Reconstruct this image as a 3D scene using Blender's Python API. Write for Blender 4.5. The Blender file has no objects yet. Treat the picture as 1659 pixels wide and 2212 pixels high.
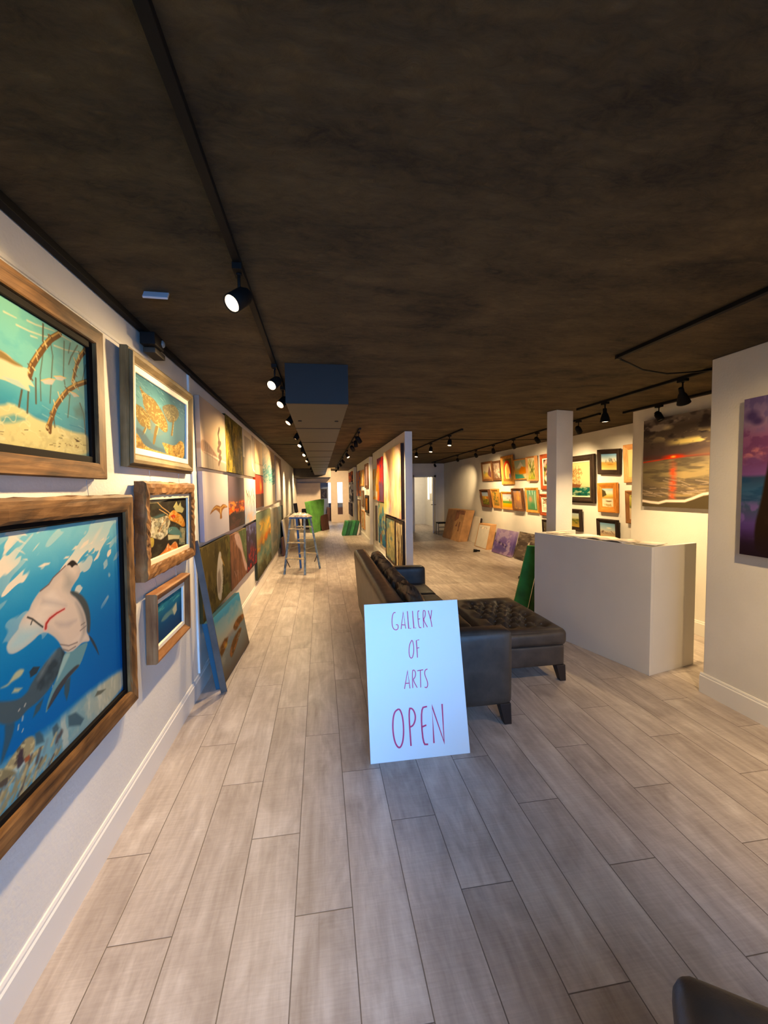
import bpy, bmesh, math, random
import numpy as np
from mathutils import Vector, Matrix, Quaternion
random.seed(7)
S = bpy.context.scene
COL = S.collection
R = math.radians
CEIL = 2.36

# ------------------------------------------------------------------ helpers
def lin(c):
    return tuple((x/255/12.92) if x/255 <= .04045 else ((x/255+.055)/1.055)**2.4 for x in c)

def tag(o, label=None, cat=None, group=None, kind=None):
    if label: o['label'] = label
    if cat: o['category'] = cat
    if group: o['group'] = group
    if kind: o['kind'] = kind
    return o

def link(o, parent=None):
    COL.objects.link(o)
    if parent: o.parent = parent
    return o

def empty(name, loc=(0, 0, 0), rz=0, mat=None):
    o = bpy.data.objects.new(name, None)
    o.empty_display_size = .1
    if mat is not None: o.matrix_world = mat
    else:
        o.location = loc; o.rotation_euler = (0, 0, rz)
    return link(o)

def frame_matrix(origin, xdir, tilt=0.0, roll=0.0):
    """X runs to the viewer's right along a surface, Y up it, Z out of it."""
    x = Vector((xdir[0], xdir[1], 0)).normalized()
    z = x.cross(Vector((0, 0, 1)))
    m = Matrix((x, Vector((0, 0, 1)), z)).transposed().to_4x4()
    m = Matrix.Translation(Vector(origin)) @ m
    return m @ Matrix.Rotation(roll, 4, 'Z') @ Matrix.Rotation(tilt, 4, 'X')

class MB:
    def __init__(self): self.v = []; self.f = []; self.uv = {}
    def add(self, vs, fs):
        b = len(self.v); self.v += [tuple(p) for p in vs]
        self.f += [tuple(b+i for i in f) for f in fs]; return b
    def hexa(self, p):      # 8 points: bottom ring 0-3 counter-clockwise seen from above, top ring 4-7
        self.add(p, [(3, 2, 1, 0), (4, 5, 6, 7), (0, 1, 5, 4), (1, 2, 6, 5), (2, 3, 7, 6), (3, 0, 4, 7)]); return self
    def box(self, x0, x1, y0, y1, z0, z1, M=None):
        p = [(x0, y0, z0), (x1, y0, z0), (x1, y1, z0), (x0, y1, z0), (x0, y0, z1), (x1, y0, z1), (x1, y1, z1), (x0, y1, z1)]
        if M is not None: p = [M @ Vector(q) for q in p]
        return self.hexa(p)
    def bar(self, a, b, w, t, side=(1, 0, 0), w2=None, t2=None):
        """A straight rail from a to b, w wide along 'side', t thick across it."""
        a, b = Vector(a), Vector(b); d = (b-a).normalized()
        s = Vector(side); s = (s - d*s.dot(d)).normalized(); n = d.cross(s)
        w2 = w if w2 is None else w2; t2 = t if t2 is None else t2
        r = [a-s*w/2-n*t/2, a+s*w/2-n*t/2, a+s*w/2+n*t/2, a-s*w/2+n*t/2]
        q = [b-s*w2/2-n*t2/2, b+s*w2/2-n*t2/2, b+s*w2/2+n*t2/2, b-s*w2/2+n*t2/2]
        return self.hexa(r+q)
    def tube(self, pts, r, n=8, caps=True):
        pts = [Vector(p) for p in pts]; rings = []
        up = Vector((.13, .27, .95))
        for i, p in enumerate(pts):
            d = (pts[min(i+1, len(pts)-1)] - pts[max(i-1, 0)]).normalized()
            a = d.cross(up)
            if a.length < 1e-4: a = d.cross(Vector((1, 0, 0)))
            a.normalize(); b = d.cross(a)
            rr = r[i] if isinstance(r, (list, tuple)) else r
            rings.append([p + a*rr*math.cos(2*math.pi*k/n) + b*rr*math.sin(2*math.pi*k/n) for k in range(n)])
        vs = [q for g in rings for q in g]; fs = []
        for i in range(len(pts)-1):
            for k in range(n):
                fs.append((i*n+k, i*n+(k+1) % n, (i+1)*n+(k+1) % n, (i+1)*n+k))
        if caps: fs += [tuple(range(n-1, -1, -1)), tuple((len(pts)-1)*n+k for k in range(n))]
        self.add(vs, fs); return self
    def lathe(self, prof, n=20, M=None):
        """profile of (radius, z) round the Z axis"""
        vs = []; fs = []
        for (r, z) in prof:
            for k in range(n):
                q = Vector((r*math.cos(2*math.pi*k/n), r*math.sin(2*math.pi*k/n), z))
                vs.append(M @ q if M is not None else q)
        for i in range(len(prof)-1):
            for k in range(n):
                fs.append((i*n+k, i*n+(k+1) % n, (i+1)*n+(k+1) % n, (i+1)*n+k))
        fs += [tuple(range(n-1, -1, -1)), tuple((len(prof)-1)*n+k for k in range(n))]
        self.add(vs, fs); return self
    def extrude(self, prof, a, b, M=None):
        """closed profile of (y, z) points swept along X from a to b"""
        n = len(prof)
        vs = [(a, y, z) for y, z in prof] + [(b, y, z) for y, z in prof]
        if M is not None: vs = [M @ Vector(q) for q in vs]
        fs = [(i, (i+1) % n, n+(i+1) % n, n+i) for i in range(n)] + [tuple(range(n-1, -1, -1)), tuple(range(n, 2*n))]
        self.add(vs, fs); return self
    def mesh(self, name, mat=None, smooth=False):
        me = bpy.data.meshes.new(name); me.from_pydata(self.v, [], self.f)
        bm = bmesh.new(); bm.from_mesh(me); bmesh.ops.recalc_face_normals(bm, faces=bm.faces); bm.to_mesh(me); bm.free()
        if mat: me.materials.append(mat)
        if smooth: me.polygons.foreach_set('use_smooth', [True]*len(me.polygons))
        me.update(); return me
    def build(self, name, mat, parent=None, smooth=False, bevel=0, seg=2):
        o = link(bpy.data.objects.new(name, self.mesh(name, mat, smooth)), parent)
        if bevel:
            m = o.modifiers.new('edge', 'BEVEL'); m.width = bevel; m.segments = seg; m.limit_method = 'ANGLE'; m.angle_limit = R(40)
            o.data.polygons.foreach_set('use_smooth', [True]*len(o.data.polygons))
            w = o.modifiers.new('wn', 'WEIGHTED_NORMAL'); w.keep_sharp = False
        return o

def use_mesh(name, me, parent=None):
    return link(bpy.data.objects.new(name, me), parent)

def cushion(mb, c, size, rad=.05, puff=.03, n=14, fn=None, M=None):
    """A soft upholstered block: rounded edges, faces swelling by puff; fn adds a height to the top."""
    hx, hy, hz = size[0]/2, size[1]/2, size[2]/2
    vid = {}; vs = []; fs = []
    def pos(i, j, k):
        a, b, g = 2*i/n-1, 2*j/n-1, 2*k/n-1
        # crowd the grid towards the edges so that the roundings are smooth
        a, b, g = [math.sin(t*math.pi/2) for t in (a, b, g)]
        p = Vector((a*hx, b*hy, g*hz)); r = min(rad, hx*.98, hy*.98, hz*.98)
        inner = Vector((max(-hx+r, min(hx-r, p.x)), max(-hy+r, min(hy-r, p.y)), max(-hz+r, min(hz-r, p.z))))
        d = p-inner
        if d.length > 1e-9: p = inner + d.normalized()*r
        f = lambda q: max(0, 1-q*q)
        p.z += puff*g*f(a)*f(b); p.x += puff*.5*a*f(b)*f(g); p.y += puff*.5*b*f(a)*f(g)
        if fn and g > .5: p.z += fn(a, b)*max(0, (g-.5)*2)
        p += Vector(c)
        return M @ p if M is not None else p
    def vert(i, j, k):
        if (i, j, k) not in vid:
            vid[(i, j, k)] = len(vs); vs.append(pos(i, j, k))
        return vid[(i, j, k)]
    for u in range(n):
        for w in range(n):
            for e, flip in ((0, 1), (n, 0)):
                for q in (((u, w, e), (u+1, w, e), (u+1, w+1, e), (u, w+1, e)),
                          ((e, u, w), (e, u+1, w), (e, u+1, w+1), (e, u, w+1)),
                          ((u, e, w), (u, e, w+1), (u+1, e, w+1), (u+1, e, w))):
                    ids = [vert(*t) for t in q]
                    fs.append(tuple(ids[::-1] if flip else ids))
    mb.add(vs, fs); return mb

# ------------------------------------------------------------------ materials
class NT:
    def __init__(self, name):
        self.m = bpy.data.materials.new(name); self.m.use_nodes = True
        self.t = self.m.node_tree; self.b = self.t.nodes['Principled BSDF']
    def n(self, typ, **kw):
        x = self.t.nodes.new(typ)
        for k, v in kw.items():
            if k.startswith('i_'): x.inputs[k[2:].replace('_', ' ')].default_value = v
            else: setattr(x, k, v)
        return x
    def l(self, a, b): self.t.links.new(a, b)
    def math(self, op, a, b=None, c=None):
        x = self.n('ShaderNodeMath', operation=op)
        for i, v in enumerate((a, b, c)):
            if v is None: continue
            if isinstance(v, (int, float)): x.inputs[i].default_value = v
            else: self.l(v, x.inputs[i])
        return x.outputs[0]
    def ramp(self, fac, stops):
        x = self.n('ShaderNodeValToRGB'); e = x.color_ramp.elements
        while len(e) < len(stops): e.new(.5)
        for i, (p, c) in enumerate(stops):
            e[i].position = p; e[i].color = (*lin(c), 1)
        self.l(fac, x.inputs[0]); return x.outputs[0]
    def set(self, **kw):
        for k, v in kw.items():
            k = k.replace('_', ' ')
            if isinstance(v, tuple) and len(v) == 3: v = (*v, 1)
            self.b.inputs[k].default_value = v
        return self

def plain(name, col, rough=.5, metal=0, spec=.5, noise=0, nscale=8, bump=0, bscale=200):
    t = NT(name); t.set(Base_Color=lin(col), Roughness=rough, Metallic=metal); t.b.inputs['Specular IOR Level'].default_value = spec
    co = t.n('ShaderNodeTexCoord')
    if noise:
        nz = t.n('ShaderNodeTexNoise', i_Scale=nscale, i_Detail=5.0); t.l(co.outputs['Object'], nz.inputs['Vector'])
        lo = tuple(max(0, c*(1-noise)) for c in col); hi = tuple(min(255, c*(1+noise)) for c in col)
        t.l(t.ramp(nz.outputs['Fac'], [(.3, lo), (.7, hi)]), t.b.inputs['Base Color'])
    if bump:
        nb = t.n('ShaderNodeTexNoise', i_Scale=bscale, i_Detail=3.0); t.l(co.outputs['Object'], nb.inputs['Vector'])
        bp = t.n('ShaderNodeBump', i_Strength=bump, i_Distance=.004); t.l(nb.outputs['Fac'], bp.inputs['Height'])
        t.l(bp.outputs[0], t.b.inputs['Normal'])
    return t.m

def wood(name, dark, mid, light, rough=.55, along=3.0, across=55.0, bump=.35):
    """Grain follows the rails: the mesh's UV runs along each rail."""
    t = NT(name); uv = t.n('ShaderNodeUVMap'); mp = t.n('ShaderNodeMapping')
    mp.inputs['Scale'].default_value = (along, across, 1); t.l(uv.outputs[0], mp.inputs['Vector'])
    a = t.n('ShaderNodeTexNoise', i_Scale=1.0, i_Detail=7.0, i_Roughness=.65, i_Distortion=.6); t.l(mp.outputs[0], a.inputs['Vector'])
    m2 = t.n('ShaderNodeMapping'); m2.inputs['Scale'].default_value = (along*2.2, across*.13, 1); t.l(uv.outputs[0], m2.inputs['Vector'])
    b = t.n('ShaderNodeTexNoise', i_Scale=1.0, i_Detail=3.0); t.l(m2.outputs[0], b.inputs['Vector'])
    f = t.math('ADD', t.math('MULTIPLY', a.outputs['Fac'], .6), t.math('MULTIPLY', b.outputs['Fac'], .4))
    t.l(t.ramp(f, [(.36, dark), (.5, mid), (.64, light)]), t.b.inputs['Base Color'])
    bp = t.n('ShaderNodeBump', i_Strength=bump, i_Distance=.004); t.l(f, bp.inputs['Height']); t.l(bp.outputs[0], t.b.inputs['Normal'])
    t.set(Roughness=max(rough, .6)); t.b.inputs['Specular IOR Level'].default_value = .18; return t.m

def leather(name, col, wr=.25, ws=9.0):
    t = NT(name); co = t.n('ShaderNodeTexCoord')
    v = t.n('ShaderNodeTexVoronoi', i_Scale=260.0); t.l(co.outputs['Object'], v.inputs['Vector'])
    w = t.n('ShaderNodeTexNoise', i_Scale=ws, i_Detail=4.0); t.l(co.outputs['Object'], w.inputs['Vector'])
    bp = t.n('ShaderNodeBump', i_Strength=.12, i_Distance=.002); t.l(v.outputs['Distance'], bp.inputs['Height'])
    b2 = t.n('ShaderNodeBump', i_Strength=wr, i_Distance=.02); t.l(w.outputs['Fac'], b2.inputs['Height']); t.l(bp.outputs[0], b2.inputs['Normal'])
    t.l(b2.outputs[0], t.b.inputs['Normal'])
    t.l(t.ramp(w.outputs['Fac'], [(.3, tuple(c*.8 for c in col)), (.7, tuple(c*1.2 for c in col))]), t.b.inputs['Base Color'])
    t.set(Roughness=.44); t.b.inputs['Specular IOR Level'].default_value = .55
    return t.m

def glow(name, col, strength):
    t = NT(name); t.set(Base_Color=lin(col), Emission_Color=lin(col), Emission_Strength=strength); return t.m

M = {}
M['wall'] = plain('painted_wall', (226, 222, 213), .75, spec=.3, noise=.02, nscale=3, bump=.35, bscale=70)
M['white'] = plain('white_paint', (228, 225, 218), .5, noise=.015)
M['trim'] = plain('white_trim_paint', (232, 229, 222), .35)
M['counter'] = plain('counter_paint', (212, 207, 197), .6, noise=.015, nscale=2)
M['black'] = plain('black_metal', (11, 10, 10), .7, spec=.2)
M['blackflat'] = plain('black_plastic', (12, 11, 11), .6, spec=.25)
M['duct'] = plain('duct_board', (56, 48, 36), .55, noise=.08, nscale=4)
M['ductface'] = plain('duct_end_shade', (22, 21, 19), .7, noise=.06)  # duct board in shade: the end face's darkness is put into its colour
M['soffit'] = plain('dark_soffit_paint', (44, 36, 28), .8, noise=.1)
M['leather'] = leather('dark_brown_leather', (62, 52, 44))
M['softleather'] = leather('soft_creased_lit_leather', (76, 62, 50), .7, 16.0)  # lamp light on the back cushions put into a lighter leather colour
M['darkwood'] = plain('dark_leg_wood', (32, 22, 19), .45)
M['steel'] = plain('brushed_steel', (150, 148, 142), .35, metal=.9)
M['dark'] = plain('dark_brown_panel', (58, 42, 33), .6, noise=.1)
M['redbrown'] = plain('red_brown_panel', (86, 52, 42), .6, noise=.1)
M['paper'] = plain('paper', (235, 225, 208), .7)
M['paperprint'] = plain('printed_paper', (205, 190, 170), .6, noise=.25, nscale=14)
M['green'] = plain('green_foam_wrap', (46, 128, 52), .45, noise=.22, nscale=5, bump=.5, bscale=60)
M['greendk'] = plain('dark_green_foam', (24, 84, 34), .5, noise=.2, nscale=6, bump=.5, bscale=60)
M['greenlt'] = plain('light_green_wrap', (96, 160, 72), .5, noise=.15, nscale=5, bump=.4, bscale=50)
M['cardboard'] = plain('cardboard', (188, 142, 94), .8, noise=.1, nscale=5)
M['cardboarddk'] = plain('cardboard_stain', (136, 88, 58), .8, noise=.2, nscale=9)
M['foamwhite'] = plain('foam_board', (214, 206, 192), .7, noise=.03)
M['sign'] = plain('white_sign_board', (236, 238, 240), .45)
M['ink'] = plain('crimson_ink', (214, 52, 104), .5)
M['liner'] = plain('cream_linen_liner', (232, 214, 180), .8, bump=.2, bscale=300)
M['linerw'] = plain('white_liner', (236, 228, 210), .7)
M['linerblk'] = plain('black_liner', (16, 12, 10), .8, spec=.1)
M['bluepaint'] = plain('worn_blue_paint', (108, 130, 144), .6, noise=.3, nscale=16)
M['bluedeep'] = plain('deep_blue_paint', (42, 96, 158), .5, noise=.15, nscale=12)
M['rung'] = plain('paint_splashed_tread', (196, 178, 132), .65, noise=.2, nscale=20)
M['plank'] = plain('blue_grey_plank', (84, 74, 64), .65, noise=.14, nscale=9)
M['plasticwrap'] = plain('crumpled_plastic', (176, 164, 146), .3, noise=.25, nscale=30)
M['brass'] = plain('brass_handle', (120, 96, 62), .35, metal=.8)
M['bluewall'] = plain('blue_grey_wall', (128, 142, 170), .7)
M['pinkwall'] = plain('warm_grey_wall', (208, 192, 178), .75, noise=.02)
M['lens'] = glow('lamp_lens', (255, 214, 160), 14)
M['lensdim'] = glow('lamp_lens_turned_away', (255, 205, 150), 5)
M['lensoff'] = plain('dark_lens', (60, 58, 55), .15)
M['daylit'] = glow('daylit_window_blind', (222, 234, 255), 2.6)
M['tube'] = glow('lit_tall_window', (255, 246, 222), 1.3)
M['glass'] = plain('camera_glass', (120, 125, 125), .08)
M['label'] = plain('pale_grey_plate', (186, 190, 200), .4)
WOODS = {
 'barn': wood('barn_wood', (56, 37, 20), (102, 70, 38), (140, 102, 60), across=40, bump=.5),
 'drift': wood('weathered_wood', (72, 46, 24), (126, 86, 48), (168, 124, 76), across=34, bump=.8),
 'oak': wood('oak_frame_wood', (110, 68, 38), (138, 94, 56), (160, 118, 76), bump=.15),
 'olive': wood('olive_gilt_wood', (84, 67, 40), (114, 94, 58), (138, 116, 78), bump=.15),
 'walnut': wood('walnut_frame_wood', (66, 42, 28), (96, 64, 42), (126, 88, 60), bump=.15),
 'ebony': wood('ebony_frame_wood', (30, 22, 18), (48, 36, 28), (70, 54, 42), bump=.15),
 'gold': wood('gilt_frame', (142, 96, 40), (184, 130, 58), (214, 164, 88), rough=.4, bump=.15),
 'amber': wood('amber_frame_wood', (164, 98, 34), (198, 128, 50), (220, 152, 74), rough=.4, bump=.1),
 'red': wood('red_stained_wood', (110, 48, 24), (152, 72, 38), (176, 96, 56), rough=.4, bump=.1),
 'pine': wood('pine_frame_wood', (166, 112, 62), (196, 142, 88), (216, 168, 112), bump=.1),
}
# paintings carry their picture as a colour attribute
_t = NT('oil_paint_on_canvas'); _a = _t.n('ShaderNodeAttribute', attribute_name='paint'); _t.l(_a.outputs['Color'], _t.b.inputs['Base Color'])
_c = _t.n('ShaderNodeTexCoord'); _z = _t.n('ShaderNodeTexNoise', i_Scale=140.0, i_Detail=3.0); _t.l(_c.outputs['Object'], _z.inputs['Vector'])
_b = _t.n('ShaderNodeBump', i_Strength=.12, i_Distance=.002); _t.l(_z.outputs['Fac'], _b.inputs['Height']); _t.l(_b.outputs[0], _t.b.inputs['Normal'])
_t.set(Roughness=.8); _t.b.inputs['Specular IOR Level'].default_value = .07
M['paint'] = _t.m

def floor_material():
    """Grey oak planks .2035 m wide, joints stepping by a third from row to row."""
    t = NT('grey_plank_floor'); co = t.n('ShaderNodeTexCoord'); sx = t.n('ShaderNodeSeparateXYZ'); t.l(co.outputs['Object'], sx.inputs[0])
    W, L = .2035, 1.086
    fx = t.math('DIVIDE', t.math('ADD', sx.outputs[0], .936), W); row = t.math('FLOOR', fx)
    fy = t.math('DIVIDE', t.math('ADD', t.math('SUBTRACT', sx.outputs[1], 1.783), t.math('MULTIPLY', row, .362)), L); idx = t.math('FLOOR', fy)
    ex = t.math('FRACT', fx); ey = t.math('FRACT', fy)
    dx = t.math('MULTIPLY', t.math('MINIMUM', ex, t.math('SUBTRACT', 1.0, ex)), W)
    dy = t.math('MULTIPLY', t.math('MINIMUM', ey, t.math('SUBTRACT', 1.0, ey)), L)
    d = t.math('MINIMUM', dx, dy)
    gap = t.n('ShaderNodeMapRange', interpolation_type='SMOOTHSTEP'); gap.inputs['From Min'].default_value = .0008; gap.inputs['From Max'].default_value = .0026
    t.l(d, gap.inputs['Value'])
    cid = t.n('ShaderNodeCombineXYZ'); t.l(row, cid.inputs[0]); t.l(idx, cid.inputs[1])
    wn = t.n('ShaderNodeTexWhiteNoise', noise_dimensions='3D'); t.l(cid.outputs[0], wn.inputs['Vector'])
    off = t.n('ShaderNodeVectorMath', operation='SCALE'); t.l(wn.outputs['Color'], off.inputs[0]); off.inputs['Scale'].default_value = 40
    pv = t.n('ShaderNodeVectorMath', operation='ADD'); t.l(co.outputs['Object'], pv.inputs[0]); t.l(off.outputs[0], pv.inputs[1])
    def nz(sc, det, rough=.6, dist=0):
        mp = t.n('ShaderNodeMapping'); mp.inputs['Scale'].default_value = sc; t.l(pv.outputs[0], mp.inputs['Vector'])
        x = t.n('ShaderNodeTexNoise', i_Scale=1.0, i_Detail=det, i_Roughness=rough, i_Distortion=dist); t.l(mp.outputs[0], x.inputs['Vector']); return x.outputs['Fac']
    streak = nz((26, 2.2, 1), 5, .6, .5); cloud = nz((7, 2.6, 1), 4, .6, .8); saw = nz((9, 150, 1), 2); fleck = nz((40, 14, 1), 4, .7)
    f = t.math('ADD', t.math('MULTIPLY', streak, .34), t.math('MULTIPLY', cloud, .46))
    f = t.math('ADD', f, t.math('MULTIPLY', saw, .12)); f = t.math('ADD', f, t.math('MULTIPLY', fleck, .08))
    f = t.math('ADD', f, t.math('MULTIPLY', t.math('SUBTRACT', wn.outputs['Value'], .5), .09))
    c = t.ramp(f, [(.34, (148, 135, 127)), (.5, (178, 166, 158)), (.66, (208, 198, 190))])
    mx = t.n('ShaderNodeMix', data_type='RGBA'); mx.inputs['A'].default_value = (*lin((98, 87, 80)), 1)
    t.l(gap.outputs[0], mx.inputs['Factor']); t.l(c, mx.inputs['B']); t.l(mx.outputs['Result'], t.b.inputs['Base Color'])
    h = t.math('ADD', t.math('MULTIPLY', gap.outputs[0], .8), t.math('MULTIPLY', saw, .12))
    bp = t.n('ShaderNodeBump', i_Strength=.3, i_Distance=.003); t.l(h, bp.inputs['Height']); t.l(bp.outputs[0], t.b.inputs['Normal'])
    t.set(Roughness=.46); t.b.inputs['Specular IOR Level'].default_value = .4
    return t.m

def ceiling_material():
    t = NT('black_brown_stucco'); co = t.n('ShaderNodeTexCoord')
    mp = t.n('ShaderNodeMapping'); mp.inputs['Scale'].default_value = (1.6, 3.2, 1); t.l(co.outputs['Object'], mp.inputs['Vector'])
    a = t.n('ShaderNodeTexNoise', i_Scale=1.6, i_Detail=6.0, i_Roughness=.6, i_Distortion=.4); t.l(mp.outputs[0], a.inputs['Vector'])
    b = t.n('ShaderNodeTexNoise', i_Scale=9.0, i_Detail=8.0, i_Roughness=.72, i_Distortion=1.2); t.l(mp.outputs[0], b.inputs['Vector'])
    f = t.math('ADD', t.math('MULTIPLY', a.outputs['Fac'], .65), t.math('MULTIPLY', b.outputs['Fac'], .35))
    t.l(t.ramp(f, [(.36, (54, 44, 30)), (.5, (89, 74, 49)), (.66, (113, 94, 62))]), t.b.inputs['Base Color'])
    c = t.math('POWER', b.outputs['Fac'], 1.6)
    bp = t.n('ShaderNodeBump', i_Strength=1.0, i_Distance=.035); t.l(c, bp.inputs['Height']); t.l(bp.outputs[0], t.b.inputs['Normal'])
    t.set(Roughness=.8); t.b.inputs['Specular IOR Level'].default_value = .25
    return t.m
# ------------------------------------------------------------------ painting
class Pic:
    """A picture painted on a grid of points; u runs right, v runs down, colours are 0-255 sRGB."""
    def __init__(s, nx, ny, asp, col=(128, 128, 128), seed=1):
        s.nx, s.ny, s.asp = nx, ny, asp
        u, v = np.meshgrid(np.linspace(0, 1, nx), np.linspace(0, 1, ny)); s.u, s.v = u, v
        s.c = np.zeros((ny, nx, 3)) + np.array(col, float); s.rs = np.random.RandomState(seed); s.gain = 1.0
    def mix(s, m, col, sl=None):
        col = np.array(col, float); a = s.c if sl is None else s.c[sl]
        a += (col - a) * np.clip(m, 0, 1)[..., None]
    def grad(s, stops, axis='v', warp=0, ws=(3, 3)):
        t = s.v if axis == 'v' else s.u
        if warp: t = t + warp*(s.noise(*ws)-.5)
        ks = [k for k, _ in stops]
        for i in range(3): s.c[..., i] = np.interp(t, ks, [c[i] for _, c in stops])
        return s
    def lattice(s, a, b, ang=None):
        a, b = max(1, int(a)), max(1, int(b)); g = s.rs.rand(b+3, a+3); U, V = s.u, s.v
        if ang is not None:      # noise stretched along a slant
            ca, sa = math.cos(ang), math.sin(ang); p = (s.u-.5)*s.asp; q = s.v-.5; k = math.hypot(s.asp, 1)
            U = (p*ca+q*sa)/k+.5; V = (q*ca-p*sa)/k+.5
        x = U*a; y = V*b; i = np.clip(x.astype(int), 0, a); j = np.clip(y.astype(int), 0, b)
        fx = x-i; fy = y-j; fx = fx*fx*(3-2*fx); fy = fy*fy*(3-2*fy)
        return (g[j, i]*(1-fx)+g[j, i+1]*fx)*(1-fy)+(g[j+1, i]*(1-fx)+g[j+1, i+1]*fx)*fy
    def noise(s, a, b, oct=4, rough=.55, ang=None):
        r = 0; w = 1; t = 0
        for k in range(oct):
            r = r + w*s.lattice(a*2**k, b*2**k, ang); t += w; w *= rough
        return np.clip((r/t-.5)*1.7+.5, 0, 1)
    def mottle(s, a, b, col, lo=.5, hi=.7, alpha=1, mask=None, oct=4):
        m = np.clip((s.noise(a, b, oct)-lo)/(hi-lo), 0, 1)*alpha
        if mask is not None: m = m*mask
        s.mix(m, col); return s
    def band(s, v0, v1, soft=.02, warp=0, ws=(4, 2)):
        v = s.v + (warp*(s.noise(*ws)-.5) if warp else 0)
        return np.clip((v-v0)/soft+.5, 0, 1)*np.clip((v1-v)/soft+.5, 0, 1)
    def polymask(s, pts, soft=.006):
        P = np.array(pts, float); P[:, 0] *= s.asp
        if len(P) > 5:                      # soften the corners of drawn outlines
            for _ in range(2):
                Q = np.roll(P, -1, 0); P = np.stack([P*.78+Q*.22, P*.22+Q*.78], 1).reshape(-1, 2)
        lo = P.min(0)-soft*2; hi = P.max(0)+soft*2
        i0 = max(0, int(lo[0]/s.asp*(s.nx-1))); i1 = min(s.nx, int(hi[0]/s.asp*(s.nx-1))+2)
        j0 = max(0, int(lo[1]*(s.ny-1))); j1 = min(s.ny, int(hi[1]*(s.ny-1))+2)
        if i1 <= i0 or j1 <= j0: return None, None
        sl = (slice(j0, j1), slice(i0, i1)); x = s.u[sl]*s.asp; y = s.v[sl]
        inside = np.zeros(x.shape, bool); d = np.full(x.shape, 9.)
        for k in range(len(P)):
            a, b = P[k-1], P[k]; e = b-a; L = e@e
            if L < 1e-14: continue
            t = np.clip(((x-a[0])*e[0]+(y-a[1])*e[1])/L, 0, 1)
            d = np.minimum(d, np.hypot(x-a[0]-t*e[0], y-a[1]-t*e[1]))
            if a[1] != b[1]:
                c = ((a[1] > y) != (b[1] > y)) & (x < (b[0]-a[0])*(y-a[1])/(b[1]-a[1])+a[0]); inside ^= c
        return np.clip(np.where(inside, d, -d)/soft+.5, 0, 1), sl
    def poly(s, pts, col, soft=.006, alpha=1):
        m, sl = s.polymask(pts, soft)
        if m is not None: s.mix(m*alpha, col, sl)
        return s
    def full(s, pts, soft=.006):
        m, sl = s.polymask(pts, soft); r = np.zeros((s.ny, s.nx))
        if m is not None: r[sl] = m
        return r
    def stroke(s, pts, w, col, alpha=1, soft=.004, w1=None):
        P = np.array(pts, float); P[:, 0] *= s.asp; w1 = w if w1 is None else w1; n = len(P)-1
        q = max(w, w1)+soft*2; lo = P.min(0)-q; hi = P.max(0)+q
        i0 = max(0, int(lo[0]/s.asp*(s.nx-1))); i1 = min(s.nx, int(hi[0]/s.asp*(s.nx-1))+2)
        j0 = max(0, int(lo[1]*(s.ny-1))); j1 = min(s.ny, int(hi[1]*(s.ny-1))+2)
        if i1 <= i0 or j1 <= j0: return s
        sl = (slice(j0, j1), slice(i0, i1)); x = s.u[sl]*s.asp; y = s.v[sl]; m = np.zeros(x.shape)
        for k in range(n):
            a, b = P[k], P[k+1]; e = b-a; L = max(e@e, 1e-12)
            t = np.clip(((x-a[0])*e[0]+(y-a[1])*e[1])/L, 0, 1)
            ww = w+(w1-w)*(k+t)/n
            m = np.maximum(m, np.clip((ww/2-np.hypot(x-a[0]-t*e[0], y-a[1]-t*e[1]))/soft+.5, 0, 1))
        s.mix(m*alpha, col, sl); return s
    def ell(s, u, v, ru, rv, col, alpha=1, soft=.3):
        d = np.hypot((s.u-u)/ru, (s.v-v)/rv); s.mix(np.clip((1-d)/soft, 0, 1)*alpha, col); return s
    def dabs(s, n, box, size, cols, ang=0, alpha=.8, jit=.4):
        u0, u1, v0, v1 = box; r = s.rs
        for _ in range(n):
            u, v = r.uniform(u0, u1), r.uniform(v0, v1); l = size[0]*r.uniform(.5, 1.5); w = size[1]*r.uniform(.6, 1.4)
            a = ang+r.uniform(-jit, jit); du, dv = l*math.cos(a)/s.asp/2, l*math.sin(a)/2
            s.stroke([(u-du, v-dv), (u+du, v+dv)], w, cols[r.randint(len(cols))], alpha, w*.6)
        return s
    def net(s, a, b, mask, col, width=.12, alpha=.9):
        """rippling net of light"""
        n = np.abs(s.noise(a, b, 2)-.5); m = np.clip((width-n)/width, 0, 1)**1.5
        s.mix(m*mask*alpha, col); return s
    def linear(s):
        c = np.clip(s.c/255, 0, 1); c = np.where(c <= .04045, c/12.92, ((c+.055)/1.055)**2.4)
        g = c.mean(-1, keepdims=True); return np.clip(g+(c-g)*1.08, 0, 1)*.72*s.gain

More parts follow.
